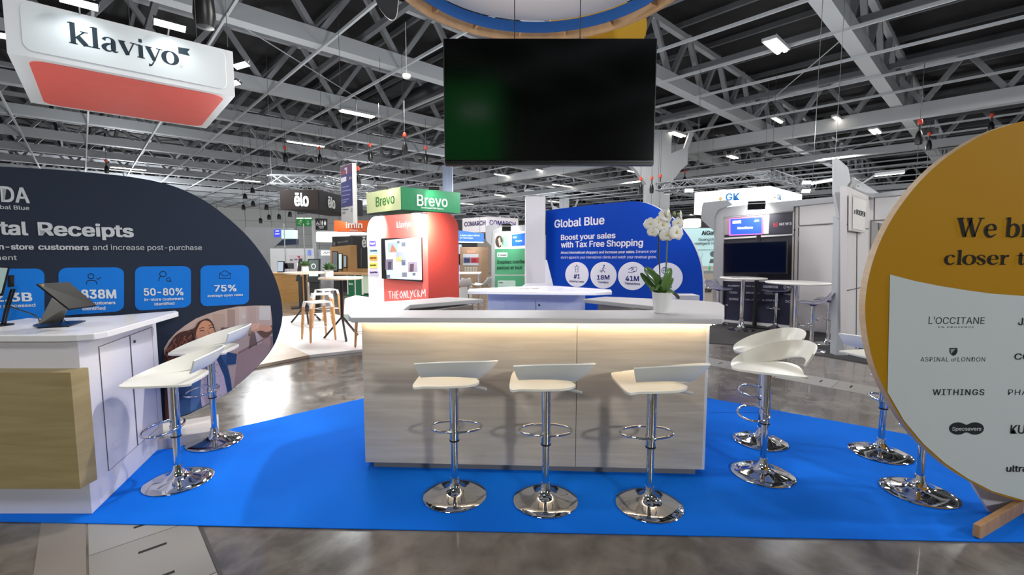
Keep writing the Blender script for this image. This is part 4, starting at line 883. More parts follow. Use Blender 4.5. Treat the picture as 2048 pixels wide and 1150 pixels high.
def flood(pos, target, w_=.4, label='', par=None, e=30, power=30, col=(.93, .97, 1), ang=95, grp='white floodlights on the hanging signs'):
    pos = Vector(pos); d = (Vector(target)-pos).normalized()
    t = thing('floodlight', pos, label, 'light', grp)
    R = d.to_track_quat('-Z', 'Y').to_matrix(); 
    m = MB(); m.add([R@Vector((x*w_/2, y*.08, z)) for z in (.0, .05) for x, y in ((-1, -1), (1, -1), (1, 1), (-1, 1))], [(3, 2, 1, 0), (4, 5, 6, 7), (0, 1, 5, 4), (1, 2, 6, 5), (2, 3, 7, 6), (3, 0, 4, 7)]); m.build('housing', BLACK, t, local=True)
    m = MB(); m.add([R@Vector((x*w_*.47, y*.07, -.003)) for x, y in ((-1, -1), (1, -1), (1, 1), (-1, 1))], [(0, 1, 2, 3)]); m.build('lamp_face', M('#f4fbff', .4, 0, e), t, local=True)
    m = MB(); m.tube([R@Vector((-w_*.5, 0, .02)), R@Vector((-w_*.5, 0, .09)), R@Vector((w_*.5, 0, .09)), R@Vector((w_*.5, 0, .02))], .008, 6); m.build('bracket', STEEL, t, local=True)
    if power: spot('flood_beam', pos+d*.05, target, power, col, ang, .8, .1)
    return t
for (x, y, lb) in ((158, 6, 'white floodlight on top of the white and red box sign, by the picture top'), (340, 51, 'white floodlight on top of the white and red box sign, above its flag mark')):
    p = kpl.hit(x, y, .34); flood(p, p+Vector((0, 0, -1))+kpl.n*.45, .46, lb, power=0, e=12); spot('flood_beam', p-Vector((0, 0, .02)), p+Vector((0, 0, -1))-kpl.n*.55, 16, (.9, .97, 1), 120, .9, .1)
    m = MB(); u_ = (p-kpl.o).dot(kpl.u); m.beam(kpl.pt(u_, ZK+KH-.02, -.05), p+Vector((0, 0, .05)), .02, .02); m.build('lamp_arm', STEEL, ks)
p = P(482, 131, 11); flood(p, (p.x-.6, p.y-1.2, 3), .5, 'white floodlight just beside the white and red box sign', power=0, e=12)
p = P(470, 166, 12); flood(p, (p.x-.6, p.y-1.2, 3), .3, 'small white floodlight just under the brighter one beside the box sign', power=0, e=12)
p = P(2, 71, 9); flood(p, (p.x+.6, p.y-1, 3), .35, 'white floodlight at the picture edge beside the box sign', power=0, e=12)
m = MB(); p = P(408, 20, 9.5); m.lathe([(0, -.35), (.16, -.33), (.2, -.1), (.17, .3), (.1, .55), (0, .6)], n=14); o = m.build('motor_cover', BLACK, smooth=40); o.location = p; tag(o, 'black cloth cover of a hoist above the white and red box sign', 'cover')
# ================================================================== RED AND WHITE STAND
pf0 = W(495, 742); pf1 = W(727, 705); pu = Vector(U1); pcorn = W(660, 629)
pts = [W(560, 689), W(619, 716), W(727, 704)]
e0 = pts[1]; ed = Vector(((pts[2].x-e0.x), (pts[2].y-e0.y), 0)).normalized()
bl_ = Vector((-4.9, 11.3, 0)); platp = [e0, e0+ed*2.6, Vector((-1.0, 8.8, 0)), W(695, 639), W(660, 629), W(560, 637), W(500, 652), W(470, 665), W(560, 689)]
m = MB(); m.prism([(p.x, p.y) for p in platp], .003, .045); tag(m.build('platform', M('#f6f7f8', .3)), 'white raised platform floor under the wooden-legged stools', 'platform')
m = MB(); wq = [W(493, 741), W(619, 716), W(560, 689), W(470, 665), W(430, 700)]; m.prism([(p.x, p.y) for p in wq], .003, .044); tag(m.build('platform', M('#cdbfae', .4, kind='wood', dark='#bfae9a')), 'pale wood platform floor beside the dark disc edge', 'platform')
tX, tY = PX(855, 7.5), 7.5; td = Vector((-.735, .678, 0))
# intersection with column x=735: X=-.3158*Y
tt_ = (tX+.3158*tY)/(-td.x-.3158*td.y); tL = Vector((tX, tY, 0))+td*tt_
tpl = Plane((tL.x, tL.y), (tX, tY)); TW = (Vector((tX, tY, 0))-tL).length; ttz = P(855, 424, 7.5).z
rt = thing('red_tower', (tX, tY, .045), 'rounded red and white tower with wall screen and white brush lettering', 'tower')
usplit = (tpl.hit(766, 500)-tpl.o).dot(tpl.u)
tb_ = U1*.55
def rtop(u0, u1, z1, r, left=True):
    o = [(u0, .045), (u1, .045)]
    if left: o += [(u1, z1)]+[(u0+r-r*math.sin(math.radians(a)), z1-r+r*math.cos(math.radians(a))) for a in range(0, 91, 10)]
    else: o += [(u1-r+r*math.cos(math.radians(a)), z1-r+r*math.sin(math.radians(a))) for a in range(0, 91, 10)]+[(u0, z1)]
    return o
m = MB(); m.extr([tpl.pt(u, z) for u, z in rtop(0, usplit, ttz, .3)], U1*.6); m.build('white_wing', M('#f2f0f2', .4), rt)
m = MB(); m.extr([tpl.pt(u, z) for u, z in rtop(usplit+.002, TW, ttz, .06, False)], U1*.012); m.build('face_panel', M('#ea6a62', .45), rt)
# side: thick body with rounded shoulder
spl2 = Plane((tX, tY), (tX+U1.x, tY+U1.y))
sh = [(usplit+.002, .045), (TW, .045)]
m = MB(); so = [tpl.pt(usplit+.003, .045, -.013), tpl.pt(TW-.001, .045, -.013), tpl.pt(TW-.001, ttz-.002, -.013), tpl.pt(usplit+.003, ttz-.002, -.013)]
sd = .62
prof = [(0, .045), (sd, .045)]+[(sd-.25+.25*math.cos(math.radians(a)), ttz-.25+.25*math.sin(math.radians(a))) for a in range(0, 91, 10)]+[(0, ttz)]
q = [Vector((tX, tY, 0))-tpl.n*.013+U1*(x)+Vector((0, 0, z)) for x, z in prof]
m.extr(q, -tpl.u*(TW-usplit-.004)); m.build('body', M('#d2483a', .5), rt)
# screen
u0, u1 = (tpl.hit(768, 520)-tpl.o).dot(tpl.u), (tpl.hit(846, 520)-tpl.o).dot(tpl.u)
zs0, zs1 = tpl.hit(807, 560).z, tpl.hit(807, 476).z
ws = thing('wall_screen', tpl.pt((u0+u1)/2, zs0, .03), 'lit wall screen showing small pictures on the red tower', 'screen')
m = MB(); m.extr([tpl.pt(u0, zs0, .005), tpl.pt(u1, zs0, .005), tpl.pt(u1, zs1, .005), tpl.pt(u0, zs1, .005)], tpl.n*.05); m.build('casing', BLACK, ws)
pt_ = Print(tpl, .057, .001)
def sq(x0, y0, x1, y1, c, e=.6): pt_.poly([(x0, y0), (x1, y0-(x1-x0)*.05), (x1, y1), (x0, y1)], c, e)
pt_.poly([(770, 480.5), (842, 474), (844, 560), (773.5, 557)], '#a9bccb', .7); pt_.up()
for a in ((776, 486, 795, 505, '#8aa3a8'), (812, 480, 841, 501, '#8f90a8'), (803, 485, 811, 493, '#5e6672'), (792, 504, 815, 524, '#8f95a4'), (792, 514, 803, 523, '#cbc562'), (771, 519, 786, 540, '#6d6478'), (816, 524, 835, 544, '#7c7484'), (833, 517, 840, 524, '#8f95a4'), (794, 482, 799, 487, '#5a6270'), (804, 545, 814, 554, '#646b78'), (825, 546, 831, 551, '#4f5a68'), (773, 550, 780, 556, '#566070'), (803, 520, 811, 531, '#50586a')): sq(*a)
pt_.up(); pt_.poly([(784, 488), (790, 496), (794, 503), (780, 505)], '#a8705e', .5); pt_.poly([(820, 485), (832, 483), (828, 500), (818, 501)], '#b98f90', .5); pt_.poly([(820, 528), (828, 527), (827, 543), (819, 544)], '#4c3c44', .4); pt_.poly([(776, 524), (783, 523), (782, 538), (776, 539)], '#3f3a4a', .4)
pt_.build('screen_picture', ws)
pr3 = Print(tpl, .004); pr3.serif('klaviyo', 793, 456, 823, 453, 12, '#fbeceb')
# brush lettering
def br(pts, w_=1.5):
    for a_, b_ in zip(pts, pts[1:]): pr3.stroke([a_, b_], w_, '#fdf4f2', sm=False)
for L_ in ([(776.5, 584), (783, 582.5)], [(779.5, 583.5), (780.5, 597)], [(785, 583), (785.5, 597)], [(790, 582.5), (790, 597)], [(785.5, 590), (790, 589.5)], [(793.5, 582.5), (793.5, 597), (797, 596)], [(793.5, 582.5), (797, 582)], [(793.5, 589.5), (796.5, 589)],
           [(802.5, 583), (799.5, 590), (802.5, 596.5), (805.5, 590), (802.5, 582)], [(807.5, 597), (808, 582), (812, 596), (812.5, 581)], [(815, 581), (815.5, 595.5), (819, 594.5)], [(820, 581), (822.5, 588)], [(826, 580), (820.5, 598)],
           [(833, 579), (828, 583), (828.5, 592), (832, 593)], [(835, 580), (836, 594)], [(835, 580), (839, 583), (836, 587), (840.5, 594)], [(842.5, 594), (844, 579), (846.5, 588), (850, 578), (851, 593.5)]):
    br([(x, y) for x, y in L_])
pr3.build('printed_lettering', rt)
spr = Print(spl2, .004)
# remaining letters run onto the face near its edge (kept on the face plane)
pr4 = Print(tpl, .004)
# badges on the white wing
pw = Print(tpl, .004)
for (y, x1, c, st, tc) in ((487, 752, '#5a50c8', 'Support', '#f4f2fb'), (501, 756, '#a8dcec', 'Email Marketing', '#2d4a56'), (515.5, 755, '#f0a04a', 'Customer Service', '#5a3a12'), (530, 755, '#ece86a', 'Data Analytics', '#55531c'), (544.5, 757, '#cfc4ec', 'Klaviyo Data Platform', '#3a3458')):
    pw.poly(rrect(738.5, y-5.5, x1, y+5.5, 2.6), c); pw.up(); pw.text(st, 740.5, y+2, x1-2, y+1.5, 3.6, tc, .01); pw.up()
pw.build('printed_badges', rt)
p = P(838, 427, 7.1); fl_ = thing('arm_lamp', (p.x, p.y, p.z), 'flat white arm lamp above the red tower screen', 'light')
m = MB(); m.box((0, 0, 0), (.2, .12, .02), -.6); m.build('head', WHITE, fl_, local=True)
m = MB(); m.tube([(0, .05, .0), (.05, .45, .02)], .01, 6); m.build('arm', STEEL, fl_, local=True)
m = MB(); m.box((0, 0, -.012), (.18, .1, .004), -.6); m.build('lamp_face', M('#fff6ee', .4, 0, 20), fl_, local=True)
spot('arm_lamp_beam', (p.x, p.y, p.z-.03), tpl.hit(815, 480), 330, (1, .96, .93), 120, .9, .06)
spot('arm_lamp_beam', P(748, 428, 8.2), tpl.hit(748, 480), 110, (1, .98, .97), 120, .9, .06)
# high tables
OAK = M('#cfa87c', .45, kind='wood', dark='#be9468', scale=(2, 2, 1)); OAKL = M('#c99a68', .45, kind='wood', dark='#b88655', scale=(1, 1, .3)); TOPW = M('#d8c9b6', .4, kind='wood', dark='#cbb9a2')
def high_table(px, py_top, Y, r, label, top=TOPW):
    x = PX(px, Y); z = 1.06
    t = thing('high_table', (x, Y, .045), label, 'table', 'round high tables on the white platform')
    m = MB(); m.lathe([(0, z-.03), (r-.005, z-.03), (r, z-.02), (r, z-.008), (r-.005, z), (0, z)], n=40); m.build('table_top', top, t, smooth=40, local=True)
    m = MB(); m.tube([(0, 0, .34), (0, 0, z-.03)], .026, 12); m.build('pole', BLACK, t, smooth=50, local=True)
    for k in range(3):
        a = math.radians(-20+120*k-40); m = MB(); m.beam((0, 0, .38), (.32*math.cos(a), .32*math.sin(a), .012), .035, .03); m.build('leg', BLACK, t, local=True)
    return (x, Y, .045+z)
zt1 = P(680, 566, 7.75)
T1 = high_table(680, 566, 7.75, .36, 'round high table with black splayed legs closer to the red tower, plant on it')
T2 = high_table(608, 558, 9.4, .40, 'round high table farther back on the white platform, plant on it')
def hstool(x, y, rz, label):
    t = thing('wooden_stool', (x, y, .045), label, 'stool', 'white and oak high stools on the white platform', rz=rz)
    H = .66; s = .17
    m = MB()
    pr_ = rrect(-s, -s, s, s, .07, 5); m.prism(pr_, H-.022, H)
    m.build('seat', WHITE, t, bev=.006, local=True)
    for (a, b) in ((-1, -1), (1, -1), (1, 1), (-1, 1)):
        m = MB(); m.tube([(a*(s-.015), b*(s-.015), H-.01), (a*(s+.005), b*(s+.005), H-.1)], [.026, .024], 10); m.build('corner_cap', WHITE, t, smooth=50, local=True)
        m = MB(); m.tube([(a*(s+.005), b*(s+.005), H-.1), (a*(s+.02), b*(s+.02), H*.45), (a*(s+.035), b*(s+.035), .02), (a*(s+.036), b*(s+.036), 0)], [.024, .025, .017, .012], 10); m.build('leg', OAKL, t, smooth=50, local=True)
    m = MB(); z = .24; q = s+.02
    m.tube([(-q, -q, z), (q, -q, z), (q, q, z), (-q, q, z)], .007, 6, closed=True); m.build('footrest', WHITE, t, smooth=50, local=True)
    return t
hstool(PX(628, 7.6), 7.66, .75, 'white-seated oak stool in front of the two high tables')
hstool(PX(640, 9.0), 9.0, .5, 'white-seated oak stool behind the front one, between the tables')
hstool(PX(650, 9.9), 9.9, .9, 'white-seated oak stool at the far platform corner')
hstool(PX(740, 7.0), 7.05, .75, 'white-seated oak stool partly hidden by the bar worktop corner')
def potplant(x, y, z, w_, label, seed):
    random.seed(seed); t = thing('potted_plant', (x, y, z), label, 'plant', 'small plants in white cube pots')
    m = MB(); m.box((0, 0, w_/2), (w_, w_, w_), .5); m.build('pot', WHITE, t, bev=.008, local=True)
    m = MB(); m.box((0, 0, w_-.004), (w_*.86, w_*.86, .012), .5); m.build('soil', M('#3c2e22', .9), t, local=True)
    m = MB()
    for i in range(120):
        a = random.uniform(0, 2*PI); e = random.uniform(.15, 1.4); L_ = random.uniform(.08, .15)*w_/.13; d = Vector((math.cos(a)*math.cos(e), math.sin(a)*math.cos(e), math.sin(e)))
        b0_ = Vector((0, 0, w_))+Vector((d.x*.3, d.y*.3, 0))*w_; s_ = d.cross(Vector((0, 0, 1))).normalized()*L_*.2; t_ = b0_+d*L_
        mid = b0_.lerp(t_, .65); m.add([b0_+d*.02, mid+s_, t_, mid-s_], [(0, 1, 2, 3)])
    o = m.build('foliage', M('#56774a', .6), t, local=True, norm=False); o['kind'] = 'stuff'
potplant(PX(658, 7.75), 7.72, T1[2], .125, 'small green plant in a white cube pot on the table by the red tower', 1)
potplant(PX(610, 9.4), 9.38, T2[2], .12, 'small grey-green plant in a white cube pot on the farther high table', 2)
# white pouf
p = W(722, 643); m = MB(); po = thing('seat_pouf', (PX(716, 9.9), 9.9, .046), 'white wedge seat with grey base at the corner of the platform', 'seat')
m = MB(); m.extr([(-.25, -.3, .14), (.35, -.3, .14), (.35, -.3, .42), (-.18, -.3, .5), (-.22, -.3, .48)], (0, .6, 0)); m.build('cushion', WHITEM, po, bev=.02, local=True)
m = MB(); m.box((.05, 0, .07), (.6, .6, .14)); m.build('base', M('#7d8b85', .6), po, local=True)
# ================================================================== far stands: helper pieces
def truss_run(t, p, q, s=.29, step=.42, mat=None):
    mat = mat or M('#94989d', .45, .6, kind='alu'); p, q = Vector(p), Vector(q); d = (q-p); L_ = d.length; d.normalize(); sd_ = Vector((-d.y, d.x, 0)).normalized()*s/2; zz = Vector((0, 0, s/2))
    m = MB(); C = [p+sd_+zz, p-sd_+zz, p-sd_-zz, p+sd_-zz]
    for c in C: m.tube([c, c+d*L_], .025, 5)
    m.build('chord_tubes', mat, t)
    m = MB(); n = max(2, int(L_/step))
    for i in range(n):
        for j in range(4):
            a = C[j] if i % 2 else C[(j+1) % 4]; b = C[(j+1) % 4] if i % 2 else C[j]
            m.beam(a+d*(L_*i/n), b+d*(L_*(i+1)/n), .018, .018)
    o = m.build('lattice', mat, t); o['kind'] = 'stuff'
def hang_wires(t, pts, zfrom):
    for (x, y) in pts:
        m = MB(); m.tube([(x, y, zfrom), (x, y, ROOF)], .006, 5); m.build('suspension_wire', M('#3a3a3c', .4), t)
def hbox(name, label, corner, lw, la, rw, ra, z0, z1, ml, mr=None, mu=None, group=None):
    """hanging box with its near corner at corner; left face runs lw along la, right face rw along ra"""
    c = Vector((corner[0], corner[1], 0)); t = thing(name, (c.x, c.y, z0), label, 'sign', group)
    l = c+la*lw; r = c+ra*rw; b = l+ra*rw
    m = MB(); m.prism([(c.x, c.y), (r.x, r.y), (b.x, b.y), (l.x, l.y)], z0+.01, z1); m.build('box', mu or ml, t)
    pl = Plane((l.x, l.y), (c.x, c.y)); pr__ = Plane((c.x, c.y), (r.x, r.y))
    for (pp, ww, mm) in ((pl, lw, ml), (pr__, rw, mr or ml)):
        m = MB(); m.extr([pp.pt(0, z0, .002), pp.pt(ww, z0, .002), pp.pt(ww, z1, .002), pp.pt(0, z1, .002)], pp.n*.02); m.build('face_panel', mm, t)
    return t, pl, pr__
def solve_len(c, d, px):
    """length along d from c until the picture column px"""
    k = (px-1024)/915.0; return (c.x-k*c.y)/(k*d.y-d.x)
# --- dark hanging box (three letters)
c = Vector((PX(641, 16), 16, 0)); r_dir = Vector((PX(727, 19.5)-c.x, 3.5, 0)).normalized(); l_dir = Vector((-1, .02, 0))
ez0, ez1 = P(641, 419, 16).z, P(641, 380, 16).z
t, p1, p2 = hbox('hanging_box_sign', 'dark grey hanging box sign with white narrow lettering on two faces', (c.x, c.y), solve_len(c, l_dir, 565), l_dir, solve_len(c, r_dir, 727), r_dir, ez0, ez1, M('#2b2523', .7, kind='matt', spec=.1), M('#333337', .7, kind='matt', spec=.1), M('#262629', .7))
q = Print(p1, .03, .002); q.text('ēlo', 589, 411, 618, 412, 25, '#d6d6d4', .06); q.build('printed_lettering', t)
q = Print(p2, .03, .002); q.text('ēlo', 656, 414, 670.5, 417.5, 21, '#cfcfd0', .06); q.build('printed_lettering', t)
tr = thing('lighting_truss', (c.x-1, 18, ez1+.25), 'square silver lattice truss above the dark box sign', 'truss')
zt = ez1+.35
cs = [Vector((c.x-1.6, 16.0, zt)), Vector((c.x+.1, 16.2, zt)), Vector((c.x+.9, 20.4, zt)), Vector((c.x-1.2, 20.4, zt))]
for i in range(4): truss_run(tr, cs[i], cs[(i+1) % 4])
hang_wires(tr, [(v.x, v.y) for v in cs], zt)
# --- dark stand below it
dpl2 = Plane((PX(665, 17.2), 17.2), (PX(706, 16.2), 16.2)); st = thing('dark_stand', (PX(706, 16.2), 16.2, 0), 'black stand block with white letters and a tan display shelf', 'stand')
A_ = Vector((PX(665, 17.2), 17.2, 0)); B_ = Vector((PX(706, 16.2), 16.2, 0)); rd = Vector((.8, .6, 0)); C_ = B_+rd*3
zt = P(706, 472, 16.2).z
m = MB(); m.prism([(A_.x, A_.y), (B_.x, B_.y), (C_.x, C_.y), (C_.x+(A_-B_).x, C_.y+(A_-B_).y)], 0, zt); m.build('block', M('#242426', .6), st)
rpl = Plane((B_.x, B_.y), (C_.x, C_.y))
q = Print(dpl2, .02, .003); q.text('ēlo', 667, 491, 671, 491, 8, '#9a9a9a', .05); q.text('Solutions for everything.', 675, 487, 697, 484, 4, '#8a8a8a', .02); q.build('printed_lettering', st)
q = Print(rpl, .02, .003); q.text('ēlo', 724, 494, 745, 494, 20, '#c9c9c8', .05); q.quad(722, 496, 722.6, 535, '#8a8a8a'); q.build('printed_lettering', st)
sp_ = Plane((A_.x-.15, A_.y-.35), (B_.x-.05, B_.y-.35)); sh_ = thing('display_shelf', (A_.x, A_.y-.3, 0), 'tan wooden display box holding upright tablets', 'display')
board(sp_, [(660, 494), (700, 490), (702, 545), (662, 548)], .25, 'back_box', M('#a07a4c', .6), sh_)
for k, (x0, y0, x1, y1, cc) in enumerate(((665, 502, 675, 543, '#5f6168'), (677, 506, 684, 540, '#bcd4d6'), (687, 510, 693, 536, '#8698a6'))):
    tk = thing('display_tablet', sp_.hit((x0+x1)/2, y1, .06), ['tall grey display tablet, largest in the tan display box', 'display tablet with pale lit screen, middle of the tan display box', 'small display tablet, shortest in the tan display box'][k], 'tablet', 'tablets in the tan display box')
    pl_ = Plane((sp_.hit(x0, 520, .09).x, sp_.hit(x0, 520, .09).y), (sp_.hit(x1, 520, .09).x, sp_.hit(x1, 520, .09).y+.1))
    board(pl_, [(x0, y0), (x1, y0+1), (x1, y1), (x0, y1)], .05, 'casing', BLACK, tk); q = Print(pl_, .004, .001); q.quad(x0+.6, y0+2, x1-.6, y1-2, cc, .4); q.build('screen', tk)
# counter with green front
gp = Plane((PX(690, 15.4), 15.2), (PX(760, 15.0), 15.0)); gc = thing('green_counter', (PX(710, 15.2), 15.2, 0), 'counter with green and white cube fronts under a ribbed wooden band', 'counter')
zt = gp.hit(700, 546).z
def gbox(x0, x1, z0, z1, mat, nm, off=0, dp=.5):
    a, b = gp.hit(x0, 560), gp.hit(x1, 560); m = MB(); m.extr([Vector((a.x, a.y, z0))+gp.n*off, Vector((b.x, b.y, z0))+gp.n*off, Vector((b.x, b.y, z1))+gp.n*off, Vector((a.x, a.y, z1))+gp.n*off], -gp.n*dp); return m.build(nm, mat, gc)
GR = M('#1c6b46', .5)
gbox(694, 695.5, .05, zt-.06, WHITE, 'frame'); gbox(695.5, 709, .05, zt-.06, GR, 'green_panel', -.02); gbox(709, 710.5, .05, zt-.06, WHITE, 'frame'); gbox(710.5, 723, .05, zt-.06, GR, 'green_panel', -.02); gbox(723, 726, .05, zt-.06, WHITE, 'frame'); gbox(726, 760, .1, zt-.06, M('#cfe0c6', .5), 'white_panel', -.01)
gbox(660, 770, zt-.06, zt, OAK, 'worktop', .05, .7); gbox(690, 770, 0, .05, GR, 'plinth')
for k in range(16):
    x = 696+k*2.6; gbox(x, x+1.6, zt+.01, zt+.14, M('#b5905c', .5, kind='wood', dark='#8f6d40'), 'slat', -.25, .03)
q = Print(gp, .01, .002); q.text('Brevo', 698, 570, 706, 570, 5, '#cfe6d8', .02); q.build('printed_lettering', gc)
# kiosks
def kiosk(px, Y, label, rz, scr='#3e4a46'):
    t = thing('kiosk', (PX(px, Y), Y, 0), label, 'kiosk', 'black self-service kiosks', rz=rz)
    m = MB(); m.box((0, 0, .012), (.4, .4, .024)); m.build('foot_plate', BLACK, t, local=True)
    m = MB(); m.extr([(-.11, 0, .02), (.11, 0, .02), (.13, 0, .85), (-.13, 0, .85)], (0, .1, 0)); m.build('post', M('#1b1d1c', .4), t, local=True)
    m = MB(); m.extr([(0, -.06, .72), (0, .03, .72), (0, .12, 1.32), (0, .03, 1.32)], (.2, 0, 0)); m.v = [v-Vector((.1, 0, 0)) for v in m.v]; m.v = [Vector((v.x*1.45, v.y, v.z)) for v in m.v]; m.build('head', BLACK, t, local=True)
    m = MB(); y = lambda z: -.062+(z-.72)*.15
    m.add([(-.12, y(.86), .86), (.12, y(.86), .86), (.12, y(1.29), 1.29), (-.12, y(1.29), 1.29)], [(0, 1, 2, 3)]); m.build('screen', M(scr, .3, 0, .4), t, local=True, norm=False)
    m = MB(); m.add([(-.11, y(.88)-.002, .88), (.11, y(.88)-.002, .88), (.11, y(.98)-.002, .98), (-.11, y(.98)-.002, .98)], [(0, 1, 2, 3)]); m.build('screen_button', M('#bfe0dc', .3, 0, .7), t, local=True, norm=False)
    m = MB(); m.tube([(.05*math.cos(a)-.0, y(1.13)-.003, 1.13+.06*math.sin(a)) for a in [2*PI*i/12 for i in range(12)]], .008, 5, closed=True); m.build('screen_ring', M('#e6eeea', .3, 0, .7), t, local=True)
kiosk(626, 11.8, 'black kiosk facing the viewer with a lit green-grey screen', .1); kiosk(594, 12.2, 'black kiosk turned sideways beside the wooden desk', -1.1, '#8a90a0')
# wooden desk with till monitor
dk = thing('reception_desk', (PX(575, 13.6), 13.6, 0), 'wooden reception desk beyond the dark disc edge', 'desk')
m = MB(); m.box((0, 0, .42), (.9, .5, .84)); m.build('body', M('#b08446', .5, kind='wood', dark='#9a7036'), dk, local=True)
m = MB(); m.box((0, 0, .855), (.95, .55, .03)); m.build('worktop', M('#c79c5e', .5), dk, local=True)
mn = thing('desk_monitor', (PX(577, 13.5), 13.5, .87), 'black monitor on a silver foot standing on the wooden desk', 'monitor')
m = MB(); m.box((0, 0, .2), (.27, .025, .17)); m.build('casing', BLACK, mn, local=True); m = MB(); m.tube([(0, .02, 0), (0, .02, .2)], .015, 8); m.build('stand', STEEL, mn, local=True); m = MB(); m.box((0, .01, .004), (.12, .1, .008)); m.build('foot', STEEL, mn, local=True)
mn = thing('desk_monitor', (PX(556, 13.2), 13.3, .87), 'tilted white and black tablet till at the dark disc edge', 'monitor')
m = MB(); m.extr([(-.1, 0, .02), (.1, 0, .02), (.06, .12, .34), (-.14, .12, .34)], (0, .03, 0)); m.build('casing', BLACK, mn, local=True); m = MB(); m.extr([(-.09, -.003, .05), (.07, -.003, .05), (.04, .1, .32), (-.12, .1, .32)], (0, .002, 0)); m.build('screen', M('#9aa6b4', .3, 0, .5), mn, local=True)
# --- white stand walls in the far corner
def wallstand(name, label, x0, x1, Y, ytop, mat, dy=0.0, th=.1, lit=None):
    pl = Plane((PX(x0, Y), Y), (PX(x1, Y+dy), Y+dy)); t = thing(name, (PX((x0+x1)/2, Y), Y, 0), label, 'stand')
    a, b = pl.hit(x0, 500), pl.hit(x1, 500); z1 = pl.hit(x0, ytop).z; m = MB(); m.extr([Vector((a.x, a.y, 0)), Vector((b.x, b.y, 0)), Vector((b.x, b.y, z1)), Vector((a.x, a.y, z1))], -pl.n*th); m.build('wall_panel', mat, t)
    return t, pl
t, pl = wallstand('exhibition_stand', 'white stand wall with poster behind the wooden desk', 540, 628, 19, 497, M('#dcdcdd', .6))
for x in (570, 609): a = pl.hit(x, 500, .02); m = MB(); m.box((a.x, a.y, 1.3), (.03, .03, 2.6)); m.build('post', STEEL, t)
q = Print(pl, .02, .003); q.quad(578, 510, 608, 560, '#d9cfd4'); q.up(); q.poly([(594, 512), (600, 512), (600, 517), (597, 516)], '#c24a55')
for (x, y) in ((583, 521), (592, 520), (602, 521)): q.text('ooo', x-3, y, x+3, y, 3, '#4d4f58', .05)
q.quad(615, 500, 622, 511, '#6f86cc', .4); q.build('poster', t)
t, pl = wallstand('exhibition_stand', 'pale grey stand wall with wave mark behind the plants', 630, 668, 20.5, 499, M('#c6c9d2', .6))
q = Print(pl, .02, .003); q.quad(642, 501, 662, 511, '#efefef', .5); q.up(); q.stroke([(647, 508), (650, 503.5), (653, 507.5), (656, 503.5), (660, 507)], .9, '#1c1c1c'); q.build('printed_lettering', t)
m = MB(); a = pl.hit(629, 500, .3); m.box((a.x, a.y, 1.4), (.12, .12, 2.8)); m.build('post', STEEL, t)
# grey arched canopy with screens
t, pl = wallstand('grey_arch', 'grey arched stand canopy with blue screen above the white stand wall', 500, 600, 24, 454, M('#b4b7bc', .6))
bpy.data.objects.remove([o for o in t.children if o.name.startswith('wall_panel')][0])
board(pl, [(490, 454), (585, 456), (585, 470), (571, 480), (560, 488), (549, 493), (546, 560), (535, 560), (490, 560)], .15, 'arch_panel', M('#a9acb0', .6), t)
q = Print(pl, .02, .003); q.quad(548, 459, 561, 474, '#3b46d8', .9); q.up(); q.quad(551, 461, 558, 463, '#e8e8f8', .9); q.quad(550, 467, 559, 468.5, '#d8d8f8', .9); q.build('screen_picture', t)
bx_ = thing('lit_cube_sign', P(574, 480, 23), 'pale teal lit cube sign above a navy band', 'sign'); pl = Plane((PX(562, 23), 23), (PX(586, 23), 23))
board(pl, [(563, 460), (586, 460), (586, 477), (563, 477)], .5, 'cube', M('#b5e3e0', .5, 0, .9), bx_); board(Plane((0, 23.1), (1, 23.1)), [(552, 491), (565, 479), (592, 478), (592, 489)], .3, 'navy_band', M('#28344e', .5), bx_); hang_wires(bx_, [(PX(574, 23.2), 23.2)], 2.5)
q = Print(pl, .01, .002); q.text('2', 567, 471, 570, 471, 4, '#334455', .02); q.build('printed_lettering', bx_)
# exit signs
for (x0, x1, kind, lb) in ((592.5, 607.5, 'run', 'green exit sign with the running figure'), (608.5, 623.5, 'arrow', 'green exit sign with the down arrow')):
    t = thing('exit_sign', P((x0+x1)/2, 453, 30), lb, 'sign', 'green emergency exit signs'); pl = Plane((PX(x0, 30), 30), (PX(x1, 30), 30))
    board(pl, [(x0, 434.5), (x1, 435.5), (x1, 453), (x0, 452.5)], .15, 'case', M('#1f7a3c', .5, 0, .25), t); q = Print(pl, .01, .005)
    q.quad(x0+.4, 435.5, x1-.4, 437.5, '#d9f2d4', 1.4)
    mx = (x0+x1)/2
    if kind == 'run': q.poly(circ_(mx+1.8, 441, 1.2, 8), '#cfe6a8', .6); q.stroke([(mx+1, 443), (mx-1, 446), (mx+1, 448), (mx, 450.5)], 1.3, '#cfe6a8', sm=False); q.stroke([(mx-1, 446), (mx-4.5, 448)], 1.1, '#cfe6a8', sm=False); q.stroke([(mx-3, 443), (mx, 442.5), (mx+4, 445)], 1, '#cfe6a8', sm=False)
    else: q.stroke([(mx, 441), (mx, 450)], 1.3, '#e4f4e0', sm=False); q.stroke([(mx-3, 446.5), (mx, 450), (mx+3, 446.5)], 1.2, '#e4f4e0', sm=False)
    q.build('pictogram', t); hang_wires(t, [(PX(mx, 30.05), 30.05)], P(mx, 436, 30).z)
t = thing('toilet_sign', P(642, 460, 28), 'black hanging sign with wheelchair, man and woman pictograms', 'sign'); pl = Plane((PX(630, 28), 28), (PX(654, 28), 28))
board(pl, [(630.5, 436.5), (654, 437.5), (654, 460), (630.5, 459.5)], .1, 'case', M('#1b1b1c', .5), t); q = Print(pl, .01, .005)
q.stroke([(634.5, 443), (634.8, 447), (638, 447), (639, 450)], 1, '#f0f0f0', sm=False); q.stroke(circ_(635, 448, 2.4, 10), .8, '#f0f0f0', closed=True); q.quad(640, 441, 640.6, 450.5, '#f0f0f0')
